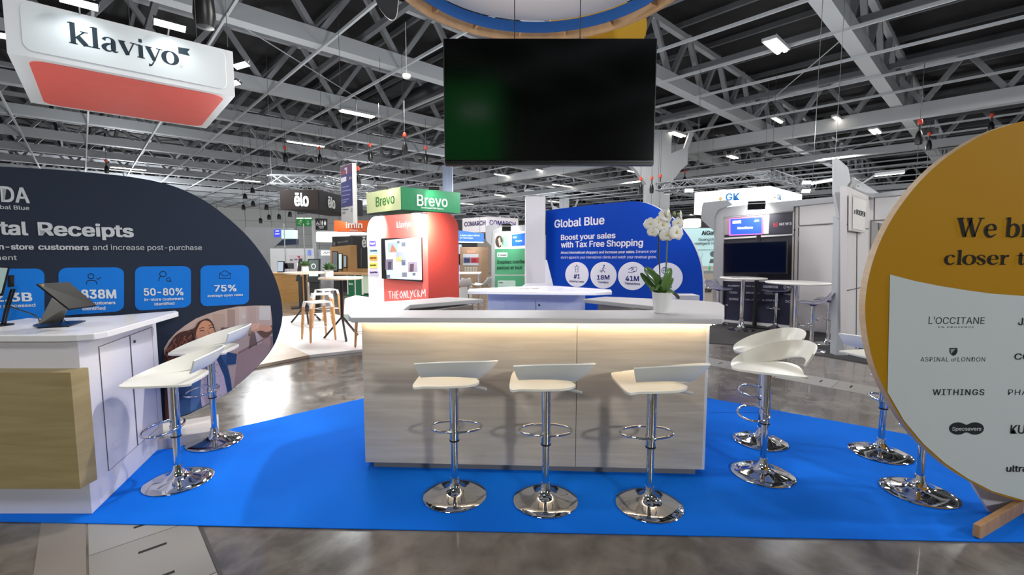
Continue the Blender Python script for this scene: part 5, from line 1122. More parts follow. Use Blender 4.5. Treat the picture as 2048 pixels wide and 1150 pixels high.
for x in (644.5, 650): q.poly(circ_(x, 442, 1.1, 8), '#f0f0f0'); q.poly([(x-1.8, 443.4), (x+1.8, 443.4), (x+1.2 if x < 648 else x+2.3, 448), (x+.9, 450.8), (x-.9, 450.8), (x-1.2 if x < 648 else x-2.3, 448)], '#f0f0f0')
q.text('TOILETTES', 637, 454, 648, 454, 1.8, '#f0f0f0', .02); q.text('TOILETS', 639, 457, 647, 457, 1.8, '#f0f0f0', .02); q.build('pictograms', t); hang_wires(t, [(PX(642, 28.05), 28.05)], P(642, 437, 28).z)
# orange sign
t = thing('hanging_box_sign', P(700, 463, 22), 'orange hanging sign with white rounded lettering', 'sign'); pl = Plane((PX(668, 22), 22), (PX(735, 22), 22))
board(pl, [(668, 441), (745, 441), (745, 463), (668, 463)], .6, 'box', M('#e2622a', .5), t); q = Print(pl, .02, .004); q.text('imin', 692, 456, 725, 456, 12, '#f6efe9', .03); q.text('Singapore', 700, 461.5, 716, 461.5, 2.6, '#f6efe9', .02); q.build('printed_lettering', t); hang_wires(t, [(PX(680, 22.3), 22.3), (PX(740, 22.3), 22.3)], P(700, 441, 22).z)
spot('sign_beam', P(676, 436, 21.3), P(676, 452, 22), 25, (1, .9, .7), 100, .8)
# white lit ring sign
t = thing('lit_ring_sign', P(670, 484, 26), 'white lit round-cornered sign below the orange sign', 'sign'); pl = Plane((PX(632, 26), 26), (PX(706, 26), 26))
board(pl, rrect(632, 463, 716, 484, 3), 2.0, 'ring_box', M('#f4f4f2', .5, 0, .9), t); hang_wires(t, [(PX(640, 26.3), 26.3), (PX(700, 26.3), 26.3)], P(700, 463, 26).z)
# spotlights below the trusses at the far corner
for (x, y, lb) in ((487, 414, 'lowest by the dark disc rim'), (506, 407, 'second from the dark disc rim'), (533, 414, 'over the pale wall, middle height'), (538, 434, 'of the lower row, second'), (558, 433, 'of the lower row, closest to the exit signs'), (521, 441, 'of the lower row, by the dark disc'), (580, 428, 'right under the dark box sign corner'), (505, 380, 'high one by a long tube luminaire'), (490, 392, 'high one over the disc shoulder')):
    t = thing('stage_spotlight', P(x, y, 26), 'small black stage spotlight '+lb, 'light', 'black stage spotlights in the far corner')
    m = MB(); m.lathe([(0, -.16), (.13, -.16), (.09, .08), (.04, .14), (0, .14)], n=12); m.build('barrel', BLACK, t, smooth=40, local=True)
    m = MB(); m.tube([(0, 0, .13), (0, 0, ROOF-t.location.z)], .006, 5); m.build('hanger', BLACK, t, local=True)
# --- vertical wayfinding banner
bpl3 = Plane((PX(682, 13.6), 13.6), (PX(705, 12.9), 12.9)); t = thing('hanging_banner', bpl3.hit(694, 445), 'tall purple and white wayfinding banner beside the dark box sign', 'banner')
board(bpl3, [(681, 333), (704, 325.5), (706.5, 447), (683, 443)], .12, 'panel', M('#a3a09d', .7), t)
q = Print(bpl3, .01, .002); q.poly([(681.2, 334), (703.5, 326.5), (704, 345), (681.8, 351)], '#4a1840'); q.poly([(681.8, 351), (704, 345), (705.5, 411), (682.6, 415)], '#17155a'); q.up()
q.poly([(689, 336), (694, 334.5), (694, 347), (689.5, 348)], '#b9a7c4'); q.poly([(681.8, 356), (692.5, 353), (692.5, 362), (682, 366)], '#c9c3d0'); q.poly([(681.5, 345), (692, 339), (692, 348), (681.8, 351)], '#7a1c34')
q.stroke([(698, 354), (700, 356), (698, 359)], .8, '#c9b9a0', sm=False); q.stroke([(701, 353), (703, 355.5), (701, 358.5)], .8, '#c9b9a0', sm=False)
for (y, x1) in ((371, 698), (378.5, 702), (387.5, 700), (396.5, 698), (401.5, 693)): q.poly([(684, y+3), (x1, y), (x1, y+2.2), (684, y+5)], '#6d6aa0')
q.text('Paiement', 685, 420, 696, 419, 2.2, '#6a6a70', .02); q.text('III', 685, 427, 690, 426.5, 3, '#6a6a70', .02)
for k in range(3): q.stroke([(702, 418+3*k), (703.3, 416+3*k), (704.6, 418+3*k)], .7, '#444444', sm=False)
q.build('printed_lettering', t); hang_wires(t, [(PX(692, 13.4), 13.35)], P(692, 329, 13.3).z)
# --- green hanging box sign
c = Vector((PX(804, 15), 15, 0)); z0, z1 = P(804, 419, 15).z, P(804, 373.5, 15).z
t, p1, p2 = hbox('hanging_box_sign', 'hanging box sign with a pale green face and a deep green face', (c.x, c.y), solve_len(c, U2, 737), U2, solve_len(c, U1, 921), U1, z0, z1, M('#c9cf9a', .5), M('#17774a', .5), M('#12603b', .5))
q = Print(p1, .03, .002); q.text('Brevo', 752, 414, 789, 406, 19, '#3a7a3c', .01); q.build('printed_lettering', t)
q = Print(p2, .03, .002); q.text('Brevo', 834, 411, 895, 414, 22, '#f0f6f2', .015); q.text('Omnichannel CRM Platform', 842, 416.5, 887, 419.5, 3.2, '#d6ebdf', .02); q.build('printed_lettering', t); hang_wires(t, [(c.x, c.y+.5), (c.x-1, c.y+1.5), (c.x+1.4, c.y+1.8)], z1-.02)
for (pp, px, py, lb, cc) in ((p1, 765, 374, 'round floodlight over the pale green sign face', (1, 1, .75)), (p2, 868, 376, 'floodlight over the deep green sign face', (.9, 1, .9))):
    h_ = pp.hit(px, py, .5); flood(h_, pp.hit(px, py+25), .35, lb, power=28, col=cc, ang=100, e=14)
# --- twin white hanging signs
c = Vector((PX(975, 24), 24, 0)); z0, z1 = P(975, 458, 24).z, P(975, 433, 24).z
t, p1, p2 = hbox('hanging_box_sign', 'white hanging box sign with violet capital lettering on two faces', (c.x, c.y), solve_len(c, U2, 926), U2, solve_len(c, U1, 1036), U1, z0-.15, z1, M('#e6e0e4', .5, 0, .1), M('#e6e0e4', .5, 0, .1))
q = Print(p1, .03, .004); q.text('COMARCH', 929, 453, 971, 450, 8.8, '#3b2c66', .025); q.build('printed_lettering', t)
q = Print(p2, .03, .004); q.text('COMARCH', 979, 449.5, 1031, 453, 9.5, '#3b2c8c', .025); q.build('printed_lettering', t)
tr = thing('lighting_truss', (c.x, c.y, z1+.3), 'silver lattice truss above the twin white box sign', 'truss')
cs = [c+Vector((0, -.2, z1+.4)), c+U2*6+Vector((0, 0, z1+.4)), c+U2*6+U1*6+Vector((0, 0, z1+.4)), c+U1*6+Vector((0, -.2, z1+.4))]
for i in range(4): truss_run(tr, cs[i], cs[(i+1) % 4], .35)
hang_wires(tr, [(v.x, v.y) for v in cs], z1+.4)
for (x, y, lb) in ((943, 428, 'first'), (1009, 427, 'over the longer face'), (955, 423, 'upper small')):
    h_ = P(x, y, 22.5); flood(h_, (h_.x, h_.y+2, h_.z-1.5), .5, 'small lit floodlight over the twin white box sign, '+lb, power=0, e=14, grp='floodlights over the twin white sign')
# --- blue lit banner
t = thing('hanging_box_sign', P(930, 487, 22), 'light blue lit sign band with white lettering', 'sign'); pl = Plane((PX(880, 22), 22), (PX(967, 22), 22))
board(pl, [(880, 456), (967, 467), (967, 486), (880, 484)], .4, 'box', M('#4e83dc', .5, 0, .45), t); q = Print(pl, .02, .004); q.text('JRONG', 874, 474.5, 908, 474.5, 6.5, '#f2f6fd', .05, .6); q.text('A Global Leader in QR and', 920, 472, 959, 472.5, 2.8, '#e6eefb', .02, .6); q.text('IoT Technologies', 920, 477, 946, 477.5, 2.8, '#e6eefb', .02, .6); q.up(); q.poly([(880, 482), (967, 484), (967, 486), (880, 484.5)], '#f6faff', 1.2); q.build('printed_lettering', t)
hang_wires(t, [(PX(900, 22.2), 22.2), (PX(960, 22.2), 22.2)], P(930, 464, 22).z)
m = MB(); a = P(897, 470, 34); m.box((a.x, 34, 1.3+2.5), (.7, .5, 7.6)); tag(m.build('hall_column', M('#8790a4', .6)), kind='structure')
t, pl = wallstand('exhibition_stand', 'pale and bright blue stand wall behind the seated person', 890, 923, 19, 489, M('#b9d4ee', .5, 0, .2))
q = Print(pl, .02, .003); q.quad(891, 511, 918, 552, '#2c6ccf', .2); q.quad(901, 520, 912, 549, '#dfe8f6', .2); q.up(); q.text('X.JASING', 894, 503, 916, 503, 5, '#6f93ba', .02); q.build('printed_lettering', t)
t = thing('wall_screen', P(921, 530, 17.5), 'black screen on a stand beside the wooden stand wall', 'screen'); pl = Plane((PX(912, 17.6), 17.6), (PX(930, 17.3), 17.3))
board(pl, [(911, 508), (930, 508), (930, 531), (911, 529)], .06, 'casing', M('#26262c', .3), t); m = MB(); a = pl.hit(921, 530, -.03); m.tube([(a.x, a.y+.03, 0), (a.x, a.y+.03, a.z+.1)], .04, 8); m.build('stand', STEEL, t)
# --- wooden stand wall with posters
t, pl = wallstand('exhibition_stand', 'pale wooden stand wall with small red and blue posters', 920, 976, 16.5, 494, M('#a48a74', .55, kind='wood', dark='#94795f'), 0)
q = Print(pl, .02, .003); q.quad(926, 508, 957, 531, '#aeb4bf'); q.quad(934, 501, 950, 506, '#c2907c'); q.quad(928, 533, 956, 548, '#8d8274'); q.up(); q.quad(927, 515, 941, 526, '#4b5272'); q.quad(941.5, 515, 957, 526, '#a8404c')
for r in range(3):
    for k in range(5): q.quad(929+k*5.4, 534+r*4.7, 933+k*5.4, 537.5+r*4.7, '#bdb3a6')
for k, (x, c_) in enumerate(((929, '#cfd2e2'), (943, '#f0c9cc'))):
    for r in range(3): q.quad(x, 518+r*2.4, x+10, 519+r*2.4, c_)
q.build('posters', t)
m = MB(); a, b = pl.hit(963, 500, .01), pl.hit(976, 500, .01); m.extr([Vector((a.x, a.y, 0)), Vector((b.x, b.y, 0)), Vector((b.x, b.y, 1.55)), Vector((a.x, a.y, 1.55))], pl.n*.02); m.build('door', M('#9c8068', .55, kind='wood', dark='#8e7158'), t)
spot('sign_beam', pl.hit(942, 492, .6), pl.hit(942, 505), 14, (1, .9, .8), 110, .9)
# --- white lounge table and shell stools
t = thing('high_table', (PX(928, 11.8), 11.9, 0), 'long white high table with steel frame by the shell stools', 'table')
m = MB(); m.box((0, 0, .95), (.85, .6, .03)); m.build('table_top', WHITE, t, local=True)
for (a, b) in ((-1, -1), (1, -1), (1, 1), (-1, 1)): m = MB(); m.beam((a*.38, b*.26, 0), (a*.38, b*.26, .935), .03, .03); m.build('leg', STEEL, t, local=True)
m = MB(); m.box((-.1, .1, .3), (.55, .3, .6)); m.build('cabinet', M('#d9dbdc', .5), t, local=True)
t = thing('info_pillar', (PX(899, 10.6), 10.6, 0), 'white slab pillar with dark top lettering beside the red tower', 'pillar')
m = MB(); m.box((0, 0, .46), (.15, .12, .92)); m.build('body', M('#e0e4f2', .4), t, local=True); m = MB(); m.box((0, -.003, .85), (.14, .118, .08)); m.build('dark_band', M('#55586e', .5), t, local=True)
SHM = {}
def shell_stool(px, Y, rz, label):
    t = thing('shell_stool', (PX(px, Y), Y, 0), label, 'stool', 'grey shell stools with pale wooden legs', rz=rz)
    if not SHM:
        m = MB(); rows = []
        for i in range(9):
            u = i/8; y = .2-.42*u; z = .74-.03*math.sin(u*PI)+(max(0, u-.65)**2)*1.3
            rows.append([(.21*math.sin(PI*(.15+.7*u))*q, y, z+.03*q*q) for q in (-1, -.6, 0, .6, 1)])
        m.grid(rows); SHM['s'] = m.mesh('seat', M('#c8cbcb', .5), 60)
        for k, (a, b) in enumerate(((-1, -1), (1, -1), (1, 1), (-1, 1))):
            m = MB(); m.tube([(a*.07, b*.07, .72), (a*.16, b*.14, .68), (a*.2, b*.18, .0)], .014, 8); SHM[k] = m.mesh('leg', M('#a08f72', .5), 50)
        m = MB(); z = .25; q = .185; m.tube([(-q, -q, z), (q, -q, z), (q, q, z), (-q, q, z)], .008, 6, closed=True); SHM['f'] = m.mesh('footrest', STEEL, 50)
    for k in SHM:
        o = bpy.data.objects.new('seat' if k == 's' else 'footrest' if k == 'f' else 'leg', SHM[k]); COL.objects.link(o); o.parent = t
        if k == 's': s = o.modifiers.new('solid', 'SOLIDIFY'); s.thickness = .012
shell_stool(926, 10.6, .4, 'grey shell stool closest to the white slab pillar'); shell_stool(962, 10.8, 1.2, 'grey shell stool beside the rear counter worktop'); shell_stool(886, 10.9, 0, 'grey shell stool half hidden by the red tower')
# --- seated person
t = thing('person', (PX(897, 14.5), 14.5, 0), 'seated person with dark hair in a black jacket and grey trousers', 'person')
def skin(name, V_, E_, R_, mat, par):
    me = bpy.data.meshes.new(name); me.from_pydata(V_, E_, []); o = bpy.data.objects.new(name, me); COL.objects.link(o); o.parent = par
    sk = o.modifiers.new('skin', 'SKIN'); 
    if not me.skin_vertices: me.attributes  # layer is made by the modifier
    bm = bmesh.new(); bm.from_mesh(me); L_ = bm.verts.layers.skin.verify(); bm.verts.ensure_lookup_table()
    for i, r in enumerate(R_): bm.verts[i][L_].radius = (r, r)
    bm.verts[0][L_].use_root = True; bm.to_mesh(me); bm.free()
    ss = o.modifiers.new('sub', 'SUBSURF'); ss.levels = 1; ss.render_levels = 1; me.materials.append(mat); return o
J = M('#1c1d20', .7); TRO = M('#6d6660', .8); SKN = M('#c69478', .6); HR = M('#1d1614', .7)
body_v = [(0, 0, .72), (.02, 0, .9), (.03, 0, 1.08), (.03, 0, 1.2), (.03, 0, 1.27), (.0, 0, 1.36), (0, .18, 1.2), (-.06, .22, .98), (-.24, .12, .95), (0, -.18, 1.2), (-.06, -.22, .98), (-.24, -.12, .95), (0, .1, .7), (-.38, .12, .7), (-.36, .12, .3), (-.44, .12, .05), (0, -.1, .7), (-.36, -.1, .62), (-.26, -.1, .3), (-.34, -.1, .05)]
body_e = [(0, 1), (1, 2), (2, 3), (3, 4), (4, 5), (3, 6), (6, 7), (7, 8), (3, 9), (9, 10), (10, 11), (0, 12), (12, 13), (13, 14), (14, 15), (0, 16), (16, 17), (17, 18), (18, 19)]
body_r = [.13, .12, .14, .1, .05, .085, .06, .045, .035, .06, .045, .035, .09, .065, .05, .035, .09, .065, .05, .035]
o = skin('body', body_v, body_e, body_r, J, t)
m = MB(); m.lathe([(0, -.11), (.05, -.1), (.075, -.04), (.08, .03), (.06, .09), (0, .12)], (0, 0, 1.39), 16); h_ = m.build('head', SKN, t, smooth=60, local=True)
m = MB(); m.lathe([(.086, -.02), (.088, .04), (.068, .1), (0, .135)], (.012, 0, 1.395), 16); m.build('hair', HR, t, smooth=60, local=True)
m = MB(); m.tube([(-.07, 0, 1.39), (-.098, 0, 1.375)], [.016, .01], 8); m.tube([(-.07, -.03, 1.41), (-.079, -.03, 1.41)], .008, 6); m.tube([(-.07, .03, 1.41), (-.079, .03, 1.41)], .008, 6); m.build('face', M('#8f6450', .6), t, smooth=60, local=True)
m = MB(); m.tube([(0, .1, .71), (-.37, .12, .71), (-.36, .12, .3), (-.38, .12, .1)], [.1, .075, .06, .05], 10); m.tube([(0, -.1, .71), (-.36, -.1, .63), (-.26, -.1, .3), (-.3, -.1, .1)], [.1, .075, .06, .05], 10); m.build('trousers', TRO, t, smooth=60, local=True)
t = thing('bar_stool', (PX(897, 14.5)+.02, 14.5, 0), 'plain white stool under the seated person', 'bar stool')
m = MB(); m.lathe([(0, .58), (.19, .58), (.2, .6), (.18, .61), (0, .61)], n=24); m.build('seat', WHITE, t, local=True); m = MB(); m.tube([(0, 0, 0), (0, 0, .58)], .025, 10); m.build('pole', STEEL, t, local=True); m = MB(); m.lathe([(0, 0), (.2, 0), (.2, .01), (0, .03)], n=24); m.build('base', STEEL, t, local=True)
# ================================================================== GREEN PANEL STAND
FRM = M('#a2a4a7', .5)
gpl = Plane((PX(983, 11.2), 11.2), (PX(1050, 10.75), 10.75))
gs = thing('green_panel_stand', (PX(1015, 11), 11, 0), 'grey framed stand wall with green poster panels beside the white tower', 'stand')
board(gpl, [(990, 466), (1052, 462), (1052, 640), (990, 640)], .08, 'wall_panel', M('#e8e7e2', .5), gs)
board(gpl, crom([(983, 650), (983, 560), (983, 480), (984, 466), (990, 458), (1000, 454)], 4)+[(1056, 449), (1056, 462), (990, 467), (990, 650)], .16, 'frame', FRM, gs)
board(gpl, [(971, 452), (990, 448), (996, 454), (986, 462), (983, 492), (973, 482), (971, 476)], .1, 'corner_fin', M('#96999d', .5), gs)
q = Print(gpl, .01, .002); q.poly([(990, 498), (1050, 497), (1050, 549), (990, 549)], '#4f9c74'); q.poly([(990, 551), (1050, 551), (1050, 600), (990, 600)], '#4f9c74')
q.poly(ell(1001, 482.5, 7.6, 12), '#8ed0a4'); q.poly(ell(1011, 482.5, 6.6, 12), '#8ed0a4'); q.poly([(1023.5, 469.5), (1050, 466), (1050, 490.5), (1023.5, 492)], '#1d5ae0', .5); q.up()
q.poly(ell(998, 483, 7.6, 12), '#4a4038'); q.poly(rrect(994, 505, 1015, 514, 1.6), '#dfe9e4'); q.poly(rrect(995.5, 561, 1031, 580, 2), '#b6d2c8'); q.up()
q.poly([(996, 478), (1000, 474), (1002, 488), (999, 494)], '#c9a8a0'); q.poly([(1001, 486), (1004, 484), (1003, 494)], '#e9e4e0'); q.text('★ Trustpilot', 995.5, 511.5, 1013, 511.5, 3, '#2a4a3c', .02); q.text('Inspirez confiance', 994, 527, 1062, 526, 6.5, '#193a2c', .015); q.text('partout et tout', 994, 538.5, 1044, 538, 6.5, '#193a2c', .015)
q.text('Trustpilot', 1031, 483.5, 1044, 482.5, 2.6, '#f0f4ff', .03, .8); q.poly([(1026, 473.5), (1033, 472.8), (1033, 476), (1026, 476.5)], '#dfe8ff', .8); q.text('Trustpilot', 997, 566, 1006, 566, 2, '#4c5f58', .02)
q.build('printed_lettering', gs)
h_ = gpl.hit(1013, 456, .5); t = flood(h_, gpl.hit(1013, 480), .2, 'grey arm lamp over the green panel stand', power=26, col=(1, .97, .92), ang=120, e=8)
t = thing('side_table', (PX(1008, 9.7), 9.7, 0), 'wooden side table in front of the green panels', 'table'); m = MB(); m.box((0, 0, .72), (.5, .35, .03)); m.build('table_top', OAK, t, local=True); m = MB(); m.box((0, 0, .35), (.08, .08, .7)); m.build('leg', WHITE, t, local=True)
# ================================================================== WHITE LIT BOX SIGN WITH TRUSS
c = Vector((PX(1533, 18), 18, 0)); z1 = P(1533, 372, 18).z; z0 = 3.05
LIT = M('#f3f6f8', .5, 0, 1.1)
la = (Vector((PX(1386, 20.1), 20.1, 0))-c).normalized()
t, p1, p2 = hbox('hanging_box_sign', 'large bright white lit box sign with blue letters', (c.x, c.y), solve_len(c, la, 1386), la, 4.2, U1, z0, z1, LIT, LIT)
q = Print(p1, .03, .004); q.text('GK', 1451, 401, 1479, 400, 13.5, '#3c8ad2', .04); q.text('SOFTWARE', 1440, 410, 1481, 409.5, 4, '#7a8a94', .0); q.poly([(1436, 398), (1441, 393), (1446, 398), (1441, 402)], '#e4c88a'); q.build('printed_lettering', t)
q = Print(p2, .03, .004); q.text('GK', 1554, 399, 1562, 400, 11, '#4a8ec8', .03); q.poly([(1547, 397), (1549.5, 392), (1552, 396)], '#e4c050'); q.build('printed_lettering', t)
hang_wires(t, [(c.x, c.y+.4), (c.x-2, c.y+2), (c.x+2, c.y+2)], z1-.05)
area_light('lit_sign_glow', (c.x+.3, c.y+2.5, z0-.1), 3, 3, 90, (.95, .98, 1))
tr = thing('lighting_truss', (c.x, c.y, z1+.5), 'large square silver lattice truss above the bright white box sign', 'truss')
zt = P(1536, 350, 17.5).z; c2 = Vector((PX(1536, 17.5), 17.5, zt)); L2 = c2+la*4.6; R2 = c2+U1*5.5; B2 = L2+U1*5.5
for (a, b) in ((c2, L2), (c2, R2), (R2, B2), (L2, B2)): truss_run(tr, a, b, .3, .36)
hang_wires(tr, [(v.x, v.y) for v in (c2, L2, R2, B2)], zt)
for k, f_ in enumerate((.15, .4, .65, .9)):
    p = c2+la*4.6*f_+Vector((0, 0, -.35)); flood(p, (p.x, p.y+.5, p.z-2), .35, 'floodlight bar under the square truss, '+('closest to its front corner', 'second from its front corner', 'third from its front corner', 'farthest from its front corner')[k], power=0, e=10, grp='floodlights under the square truss')
for (px, py, lb) in ((1378, 381, 'beside the column'), (1612, 382, 'lower one by the tall fin'), (1613, 365, 'upper one by the tall fin')):
    p = P(px, py, 19); flood(p, (p.x-.2, p.y-2, p.z-1.2), .35, 'lit floodlight at the square truss, '+lb, power=0, e=14, grp='floodlights under the square truss')
# ================================================================== PALE TEAL STAND
tpl3 = Plane((PX(1355, 14), 14), (PX(1432, 13.6), 13.6)); t = thing('teal_stand', (PX(1400, 13.8), 13.8, 0), 'pale teal stand wall with dark lettering behind the blue backdrop', 'stand')
board(tpl3, [(1345, 457), (1445, 456), (1445, 532), (1345, 532)], .12, 'wall_panel', M('#b4d6d8', .5, 0, .25), t); board(tpl3, [(1345, 532), (1445, 532), (1445, 640), (1345, 640)], .12, 'lower_panel', M('#b9b2aa', .5), t)
q = Print(tpl3, .015, .003); q.text('AiGather', 1403, 470, 1446, 469, 8, '#2d3438', .05); q.text('Guangzhou', 1397, 481.5, 1436, 481, 5.2, '#3c464a', .02); q.text('Intelligent Technology', 1386, 489.5, 1462, 488.5, 4.8, '#3c464a', .02); q.text('Leading Remote Scanning', 1391, 500.5, 1440, 500, 2.2, '#4c565a', .01)
q.poly(ell(1427, 508, 7, 6), '#5d6c72'); q.poly([(1421, 518), (1434, 518), (1437, 526), (1418, 526)], '#55636a'); q.stroke([(1402, 520), (1404, 512), (1405, 506)], .6, '#7c9296'); q.build('printed_lettering', t)
cb = thing('teal_stand_counter', (PX(1425, 12.6), 12.7, 0), 'beige counter with dark lettering in front of the teal wall', 'counter'); pl = Plane((PX(1395, 12.5), 12.5), (PX(1435, 12.5), 12.5))
board(pl, [(1396, 547), (1440, 547), (1440, 640), (1396, 640)], .4, 'body', M('#cfc3b4', .5), cb); board(pl, [(1393, 541), (1442, 541), (1442, 547), (1393, 547)], .5, 'worktop', M('#a7aaac', .4), cb); q = Print(pl, .01, .003); q.text('gather', 1398, 584, 1424, 584.5, 8, '#2a2622', .05); q.build('printed_lettering', cb)
bt = thing('bottle', W(1420, 545, P(1420, 541, 12.7).z), 'small green pump bottle on the beige counter', 'bottle'); bt.location = (PX(1420, 12.7), 12.7, P(1420, 541, 12.5).z)
m = MB(); m.lathe([(0, 0), (.03, 0), (.03, .1), (.012, .12), (.012, .14), (0, .14)], n=12); m.build('body', M('#4fae7c', .3), bt, smooth=40, local=True); m = MB(); m.tube([(0, 0, .14), (0, 0, .18), (-.04, 0, .18)], .007, 6); m.build('pump', WHITE, bt, local=True)
t = thing('lit_box_sign', P(1345, 452, 16), 'small bright white lit box above the teal stand', 'sign'); board(Plane((0, 16), (1, 16)), rrect(1375, 437, 1402, 455, 4), .4, 'box', LIT, t); hang_wires(t, [(PX(1388, 16.2), 16.2)], P(1390, 438, 16).z)
# ================================================================== GREY FRAMED SCREEN STAND
A_ = W(1425, 642); B_ = W(1672, 670)
npl = Plane((A_.x, A_.y), (B_.x, B_.y)); ns = thing('screen_stand', ((A_.x+B_.x)/2, (A_.y+B_.y)/2, 0), 'grey framed stand wall with navy panels, white door panels and blue screen', 'stand')
def nb(pts, th, name, mat, off=0, bev=0):
    q = [npl.hit(x, y, off) for x, y in pts]; m = MB(); m.extr(q, -npl.n*th); return m.build(name, mat, ns, bev=bev)
NVY = M('#1c1f38', .5); WP = M('#d2cfcf', .5)
nb([(1446, 436), (1587, 421), (1587, 657), (1446, 645)], .1, 'wall_panel', M('#cfcac2', .5), -.02)
nb([(1447, 470), (1584, 466), (1582, 562), (1445, 560)], .02, 'navy_panel', M('#24242c', .5), .0)
nb([(1443, 562), (1582, 565), (1578, 650), (1443, 639)], .02, 'navy_panel', NVY, .0)
nb([(1539, 428.5), (1585, 424), (1584, 469.5), (1537, 470)], .02, 'navy_panel', M('#2c2d3b', .5), .0)
for pts in ([(1446, 433.5), (1587, 420), (1587, 422.5), (1446, 436.5)], [(1446, 475.5), (1586, 467.5), (1586, 470.5), (1446, 479)], [(1444, 558), (1583, 561), (1583, 565), (1444, 562)], [(1444, 639), (1579, 651), (1579, 657), (1444, 643.5)]): nb(pts, .05, 'rail', M('#c9c8c8', .4), .03)
# left curved frame post and header
nb(crom([(1424, 660), (1426, 560), (1428, 470), (1430, 430), (1436, 420), (1447, 415)], 5)+[(1500, 409), (1680, 392), (1680, 403), (1587, 413), (1587, 421), (1447, 434), (1446, 520), (1443, 645), (1443, 662)], .2, 'frame', FRM, .06)
nb([(1404, 412), (1407, 405), (1455, 400), (1463, 409), (1436, 420), (1429, 436), (1428, 462), (1404, 441), (1402, 436)], .06, 'corner_fin', M('#96999d', .5), .09)
# door panels
nb([(1587, 409), (1676, 401), (1673, 671), (1583, 658)], .08, 'panel_wall', M('#d0cdcc', .5), -.01)
for (pts) in ([(1598, 411), (1676, 403.5), (1675, 445), (1597.5, 451)], [(1597.5, 455), (1675, 451), (1672, 668), (1594, 658)]): nb(pts, .012, 'door_panel', WP, .006, .001)
for (p, q_) in (((1597.5, 452), (1675, 447)), ((1597, 455), (1594, 658)), ((1598, 411), (1597.5, 451)), ((1590, 409), (1585, 658))):
    m = MB(); m.beam(npl.hit(*p, .01), npl.hit(*q_, .01), .012, .012); m.build('joint', M('#55504c', .6), ns)
m = MB(); a = npl.hit(1595, 478, .02); m.box(a, (.02, .02, .1)); m.build('hinge', STEEL, ns); m = MB(); a = npl.hit(1589, 460, .02); m.box(a, (.02, .02, .03)); m.build('lock', BLACK, ns)
q = Print(npl, .034, .002); q.poly([(1458, 437.5), (1525, 432.5), (1525, 468.5), (1458, 471.5)], '#c66ac8', .8); q.up(); q.poly([(1461, 438.5), (1523.5, 434.5), (1523.5, 467), (1461, 469)], '#2b50e6', .9); q.up(); q.text('NewStore', 1475, 458.5, 1506, 457, 4.4, '#eef2ff', .05, .9); q.poly([(1465, 442), (1482, 440.5), (1482, 446.5), (1465, 447.5)], '#e9ecff', .9); q.text('J|0B', 1508, 443.5, 1518, 443, 4, '#cfd8ff', .0, .9)
q.build('screen_picture', ns)
q = Print(npl, .006, .002); q.stroke([(1548, 446), (1547.5, 453), (1555, 452.5), (1555, 445.5), (1552, 445)], 1, '#e04a5c', sm=False); q.stroke([(1549.5, 451), (1549.5, 447), (1553.5, 450.5)], .9, '#e04a5c', sm=False); q.text('NEWSTORE', 1559, 451, 1612, 447.5, 5, '#e6e6ea', .04, sp=1.15) if False else q.text('NEWS', 1559, 451, 1583, 449.5, 5, '#e6e6ea', .03, sp=1.2)
SL = '#c9cbd6'
for (st, x0, y, x1, cp, bd) in (('ALLSAINTS', 1456, 572.5, 1479, 2.8, .01), ('NINE WEST', 1492, 573.5, 1517, 2.8, .01), ('BIRKENSTOCK', 1526, 575.5, 1556, 4.5, .05), ('⊕ RUN', 1567, 576, 1584, 4, .04), ('Clarks', 1459, 586.5, 1475, 4.6, .02), ('HOTEL CHOCO MAN', 1492, 587, 1518, 3.2, .03), ('FUSALP', 1529, 588.5, 1552, 4.2, .04), ('FRAME', 1568, 590, 1592, 4.2, .03), ('GANNI', 1458, 600, 1477, 4.6, .03), ('KARL LAGER #', 1491, 600.5, 1517, 3, .02), ('G-STAR RAW', 1525, 602, 1557, 3.4, .04), ('DC', 1571, 605, 1582, 5, .02)):
    if x0 < 1575: q.text(st, x0, y, min(x1, 1583), y+.8, cp, SL, bd)
q.build('printed_lettering', ns)
h_ = npl.hit(1513, 412, .45); t = flood(h_, npl.hit(1513, 440), .3, 'flat grey arm lamp over the blue screen of the framed stand', power=26, col=(1, .96, .9), ang=120, e=4)
m = MB(); m.beam(npl.hit(1505, 405, .05), h_+Vector((0, 0, .06)), .14, .02); m.build('lamp_arm', M('#8c8b86', .5), ns)
# free-standing screen in the stand
spx = Plane((npl.hit(1447, 500, .35).x, npl.hit(1447, 500, .35).y), (npl.hit(1573, 500, .35).x, npl.hit(1573, 500, .35).y)); sc_ = thing('screen_on_stand', (spx.hit(1510, 520).x, spx.hit(1510, 520).y, .012), 'wide black screen on a black pole behind the round white table', 'screen')
board(spx, [(1447, 486), (1574, 481), (1573, 548), (1447, 547)], .06, 'casing', M('#0d0e12', .3), sc_, bev=.003)
q = Print(spx, .002, .001); q.poly([(1449, 488), (1572, 483), (1571, 545), (1449, 544.5)], M('#07080c', .15, kind='gloss')); q.build('display', sc_)
a = spx.hit(1509, 650, -.08); m = MB(); m.tube([(a.x, a.y, .02), (a.x, a.y, spx.hit(1509, 470).z)], .04, 12); m.build('pole', BLACK, sc_, smooth=40); m = MB(); m.box((a.x, a.y, .022), (.5, .35, .02), -.6); m.build('foot', BLACK, sc_)
